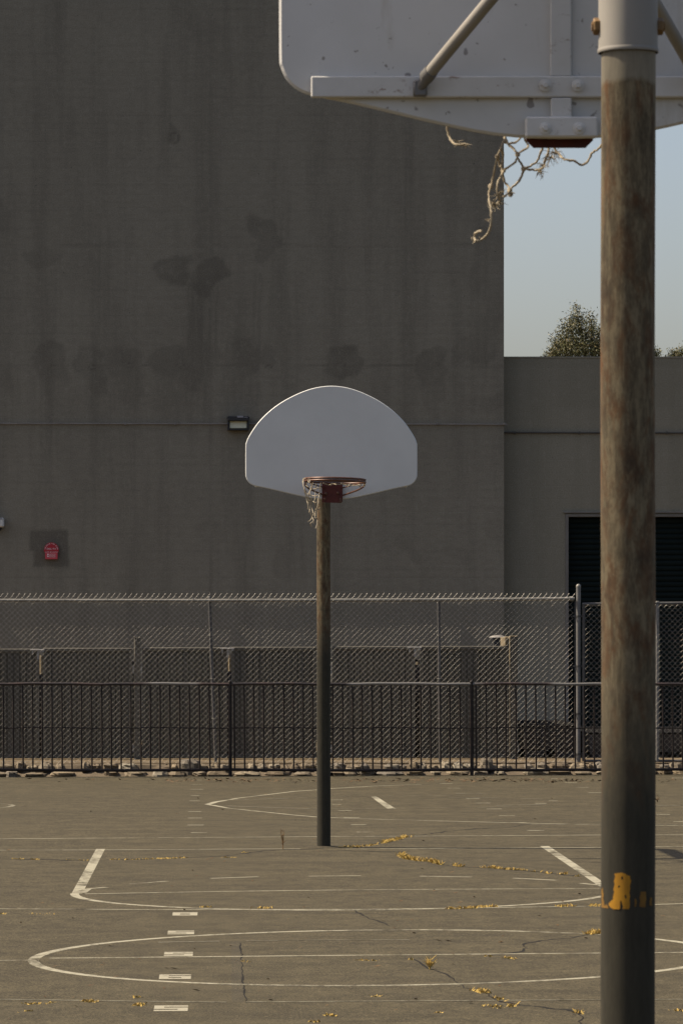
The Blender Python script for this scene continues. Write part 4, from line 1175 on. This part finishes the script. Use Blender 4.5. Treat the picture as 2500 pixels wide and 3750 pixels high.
    if not near:
        for dx, dz in ((-.05, .07), (.045, .075), (-.06, .028), (.07, .026), (.068, .008)):
            q = MB(); q.lathe([(.0115, 0), (.0115, .006), (.008, .009)], (rim_c - .012 + dx, yr - .022, pz0 + dz), 8, Matrix.Rotation(R(90), 3, 'X')); q.build('bolt', M['rim'], plo)
        for dx in (-.068, .07):
            pass
    # bracing rods under the rim
    for s_ in (-1, 1):
        q = MB(); ex = rim_c + s_ * rimr * .985
        q.tube(smooth_path([(ex, rc.y, rim_z - .016), (ex - s_ * .006, rc.y + -sgn * .02, rim_z - .045), (ex - s_ * .06, rc.y - sgn * .10, rim_z - .075), (rim_c + s_ * .075, yr + sgn * .02, rim_z - .105)], 5), .007, 8)
        q.tube([(rim_c + s_ * rimr * .82, rc.y + sgn * rimr * .0, rim_z - .022), (rim_c + s_ * .07, yr + sgn * .02, rim_z - .045)], .005, 6)
        q.build('rim_rod', M['rim'], root, smooth=True)
    return root, rc, rimr

near_hoop, rcn, rrn = make_hoop('near basketball hoop seen from behind on its rusty pole', .8636, 8.636, .8375, 10.04, H + (VY - 507) / 1494.0, 1, .8375, 3.19, 1, True)
far_hoop, rcf, rrf = make_hoop('far basketball hoop facing the viewer with a white fan backboard', .881, 34.25, .906, 32.83, 2.872, -1, .924, 3.008, 1, False)

# torn nets (positions measured on each rim)
def npx(l, d0):
    out = []
    for i, (x, y) in enumerate(l): out.append(P(1000 + x / 1.0453, y / 1.0453, d0 + .02 * math.sin(i * 1.3)))
    return out
nl = [(npx([(900, 440), (892, 500), (885, 530), (870, 565), (858, 595), (848, 640), (835, 700), (824, 750), (832, 800), (835, 850), (820, 895), (795, 918), (775, 922)], 10.35)),
      npx([(775, 922), (769, 905), (778, 888), (800, 883)], 10.35),
      npx([(858, 595), (865, 630), (880, 652), (862, 690), (856, 730), (868, 770), (848, 786), (838, 775)], 10.36),
      npx([(880, 450), (890, 530), (905, 555), (935, 590), (920, 625), (880, 652), (885, 690), (905, 725), (888, 748), (880, 752)], 10.37),
      npx([(975, 470), (940, 535), (905, 548), (880, 540)], 10.40), npx([(950, 470), (965, 535), (975, 560), (935, 590), (945, 620), (958, 645), (940, 690), (905, 725)], 10.40),
      npx([(958, 645), (1000, 625), (1020, 590), (1032, 555), (1030, 480)], 10.43), npx([(958, 645), (1000, 650), (1030, 640), (1045, 600), (1055, 565), (1050, 480)], 10.45),
      npx([(1065, 480), (1075, 560), (1095, 590), (1115, 608), (1150, 615), (1180, 630), (1205, 615), (1220, 585), (1250, 562), (1275, 520)], 10.47),
      npx([(662, 440), (668, 505), (680, 535), (700, 552), (735, 550)], 10.30), npx([(870, 565), (880, 600), (870, 640)], 10.36)]
nb = MB()
fr_ = [(P(1000 + x / 1.0453, y / 1.0453, 10.37), n_, s_ ) for x, y, n_, s_ in ((735, 550, 14, .022), (850, 780, 34, .034), (862, 740, 20, .03), (772, 918, 14, .02), (1020, 655, 26, .026), (1062, 600, 22, .034), (1075, 580, 18, .04), (1035, 630, 14, .024), (908, 740, 20, .015), (705, 540, 8, .02), (828, 840, 8, .02))]
cords(nb, nl, .0030, fr_)
for x, y in ((935, 590), (880, 652), (958, 645), (905, 727), (908, 742), (858, 597), (832, 712)):
    c = P(1000 + x / 1.0453, y / 1.0453, 10.38); nb.lathe([(.001, -.007), (.006, -.004), (.0068, 0), (.006, .004), (.001, .007)], c, 8)
nb.build('net', M['net'], near_hoop, smooth=True)

def mpx(l, d0):
    out = []
    for i, (x, y) in enumerate(l): out.append(P(1050 + x / 4.48, 1700 + y / 4.48, d0 + .03 * math.sin(i * 1.7)))
    return out
dm = 32.40
ml = [mpx(l, dd) for l, dd in (([(300, 232), (272, 240), (262, 300), (285, 400), (300, 490), (330, 600), (355, 680), (345, 740)], dm), ([(318, 235), (290, 236), (270, 330), (312, 480), (345, 590), (350, 700)], dm - .05),
      ([(365, 226), (352, 260), (360, 300), (378, 290), (376, 240)], dm - .2), ([(400, 320), (395, 360), (385, 440), (350, 500), (372, 620), (376, 740), (365, 780)], dm - .1),
      ([(430, 310), (405, 400), (372, 460), (398, 560), (405, 660), (415, 730), (432, 800), (455, 850)], dm - .15), ([(490, 320), (465, 420), (470, 510), (455, 620), (476, 700), (470, 780), (462, 880)], dm - .2),
      ([(555, 310), (540, 430), (525, 560), (512, 680), (475, 750), (487, 780)], dm - .24), ([(400, 385), (430, 400), (470, 402), (510, 390), (560, 392)], dm - .2), ([(350, 495), (400, 512), (470, 520), (520, 508), (560, 522)], dm - .2),
      ([(360, 590), (420, 600), (455, 630), (520, 630), (548, 690), (525, 740), (480, 740)], dm - .2), ([(400, 790), (408, 880), (380, 925), (350, 940)], dm - .1), ([(480, 790), (420, 855), (440, 930), (400, 960), (388, 1000), (400, 1030)], dm - .15),
      ([(470, 880), (500, 905), (490, 1010), (472, 1050)], dm - .2), ([(415, 855), (460, 830), (470, 800)], dm - .15), ([(600, 310), (690, 340), (745, 310)], dm - .2), ([(720, 345), (760, 320), (815, 335)], dm - .2),
      ([(820, 328), (950, 332), (1010, 372)], dm - .22), ([(890, 312), (1000, 340), (1060, 350), (1200, 345)], dm - .2), ([(1030, 320), (1110, 350), (1200, 330)], dm - .1),
      ([(1185, 330), (1195, 368), (1220, 360), (1215, 330)], dm), ([(1255, 330), (1262, 360), (1280, 355), (1278, 330)], dm), ([(330, 310), (318, 345), (345, 372), (360, 340)], dm - .05), ([(285, 390), (330, 470), (350, 500)], dm - .1))]
mb_ = MB()
cords(mb_, ml, .0036, [(P(1050 + x / 4.48, 1700 + y / 4.48, dm - .12), n_, s_) for x, y, n_, s_ in ((365, 775, 12, .022), (430, 945, 12, .022), (352, 940, 6, .015), (400, 1000, 6, .03), (475, 1040, 5, .02), (370, 460, 8, .018))])
mb_.build('net', M['net'], far_hoop, smooth=True)

# yellow paint left on the near pole, lying on its round surface
def on_pole(x, y):
    px, py = 2150 + x / 4.48, 3100 + y / 4.48
    s_ = max(-.999, min(.999, (px - 2299.0) / 99.3)); a = math.asin(s_) ; rr_ = .0572 + .0009
    view = math.atan2(.8636, 8.636)
    th = a + view
    return Vector((.8636 + rr_ * math.sin(a - view), 8.636 - rr_ * math.cos(a - view), H - (py - VY) / 1737.0))
def inside(poly, x, y):
    c = False; j = len(poly) - 1
    for i in range(len(poly)):
        if (poly[i][1] > y) != (poly[j][1] > y) and x < (poly[j][0] - poly[i][0]) * (y - poly[i][1]) / (poly[j][1] - poly[i][1]) + poly[i][0]: c = not c
        j = i
    return c
YP = [(455, 430), (510, 418), (570, 410), (630, 430), (645, 450), (700, 460), (710, 560), (695, 700), (690, 1000), (585, 1005), (568, 870), (548, 870), (532, 1010), (400, 1005), (355, 930), (380, 890), (430, 840), (440, 700), (448, 560)]
BARS = [[(868, 722), (945, 720), (958, 800), (945, 975), (850, 970), (858, 800)], [(780, 830), (802, 840), (800, 965), (765, 960)], [(1020, 815), (1050, 840), (1045, 960), (1012, 950)]]
def decal(polys, m, holes=()):
    mb = MB(); s_ = 8
    for poly in polys:
        x0 = min(p[0] for p in poly); x1 = max(p[0] for p in poly); y0 = min(p[1] for p in poly); y1 = max(p[1] for p in poly)
        y = y0
        while y < y1:
            x = x0
            while x < x1:
                jx = 9 * math.sin(y * .05 + x * .013) ; cxy = (x + s_ / 2 + jx * .5, y + s_ / 2)
                if inside(poly, *cxy) and not any((cxy[0] - h[0]) ** 2 / h[2] ** 2 + (cxy[1] - h[1]) ** 2 / h[3] ** 2 < 1 for h in holes):
                    mb.quad(on_pole(x, y + s_), on_pole(x + s_, y + s_), on_pole(x + s_, y), on_pole(x, y))
                x += s_
            y += s_
    mb.build('paint_mark', m, near_hoop)
decal([YP], M['yellow'], [(575, 495, 18, 26), (525, 640, 14, 22), (625, 800, 16, 30)])
decal(BARS, M['yellow_rust'])
decal([[(240, 700), (262, 680), (275, 900), (350, 960), (350, 1000), (240, 1000)]], M['yellow_rust'], [(300, 900, 22, 60)])

# ------------------------------------------------------------------ light, sky, camera
EL = 50.0
sd_ = Vector((-.985 * math.cos(R(EL)), .17 * math.cos(R(EL)), math.sin(R(EL)))).normalized()
su = bpy.data.lights.new('sun', 'SUN'); su.energy = 4.6; su.angle = R(.53); su.color = (1.0, .87, .69)
so = bpy.data.objects.new('sun', su); C.objects.link(so); so.location = (-20, 10, 30); so.rotation_euler = (-sd_).to_track_quat('-Z', 'Y').to_euler()
w = bpy.data.worlds.new('World'); bpy.context.scene.world = w; w.use_nodes = True
nt = w.node_tree; bg = nt.nodes['Background']
sk = nt.nodes.new('ShaderNodeTexSky'); sk.sky_type = 'NISHITA'; sk.sun_disc = False
sk.sun_elevation = R(EL); sk.sun_rotation = math.atan2(sd_.x, sd_.y); sk.air_density = 1.0; sk.dust_density = 3.5; sk.ozone_density = .7; sk.altitude = 100
wb = nt.nodes.new('ShaderNodeMix'); wb.data_type = 'RGBA'; wb.blend_type = 'MULTIPLY'; wb.inputs[0].default_value = 1.0; wb.inputs[7].default_value = (1.06, 1.01, 1.02, 1)
nt.links.new(sk.outputs['Color'], wb.inputs[6]); nt.links.new(wb.outputs[2], bg.inputs['Color']); bg.inputs['Strength'].default_value = .079

cam = bpy.data.cameras.new('camera'); co = bpy.data.objects.new('camera', cam); C.objects.link(co)
co.location = (0, 0, H); co.rotation_euler = (R(90), 0, 0)
cam.sensor_fit = 'HORIZONTAL'; cam.sensor_width = 24.0; cam.lens = F / 2500 * 24.0
# Blender measures shift against the larger image side
cam.shift_x = (1250 - VX) / 2500; cam.shift_y = (VY - 1875) / 2500
cam.clip_start = .1; cam.clip_end = 2000
cam.dof.use_dof = True; cam.dof.focus_distance = 36.0; cam.dof.aperture_fstop = 26
sc_ = bpy.context.scene; sc_.camera = co
sc_.view_settings.view_transform = 'Standard'; sc_.view_settings.look = 'None'; sc_.view_settings.exposure = 0.88; sc_.view_settings.gamma = 1.0
sc_.cycles.max_bounces = 6
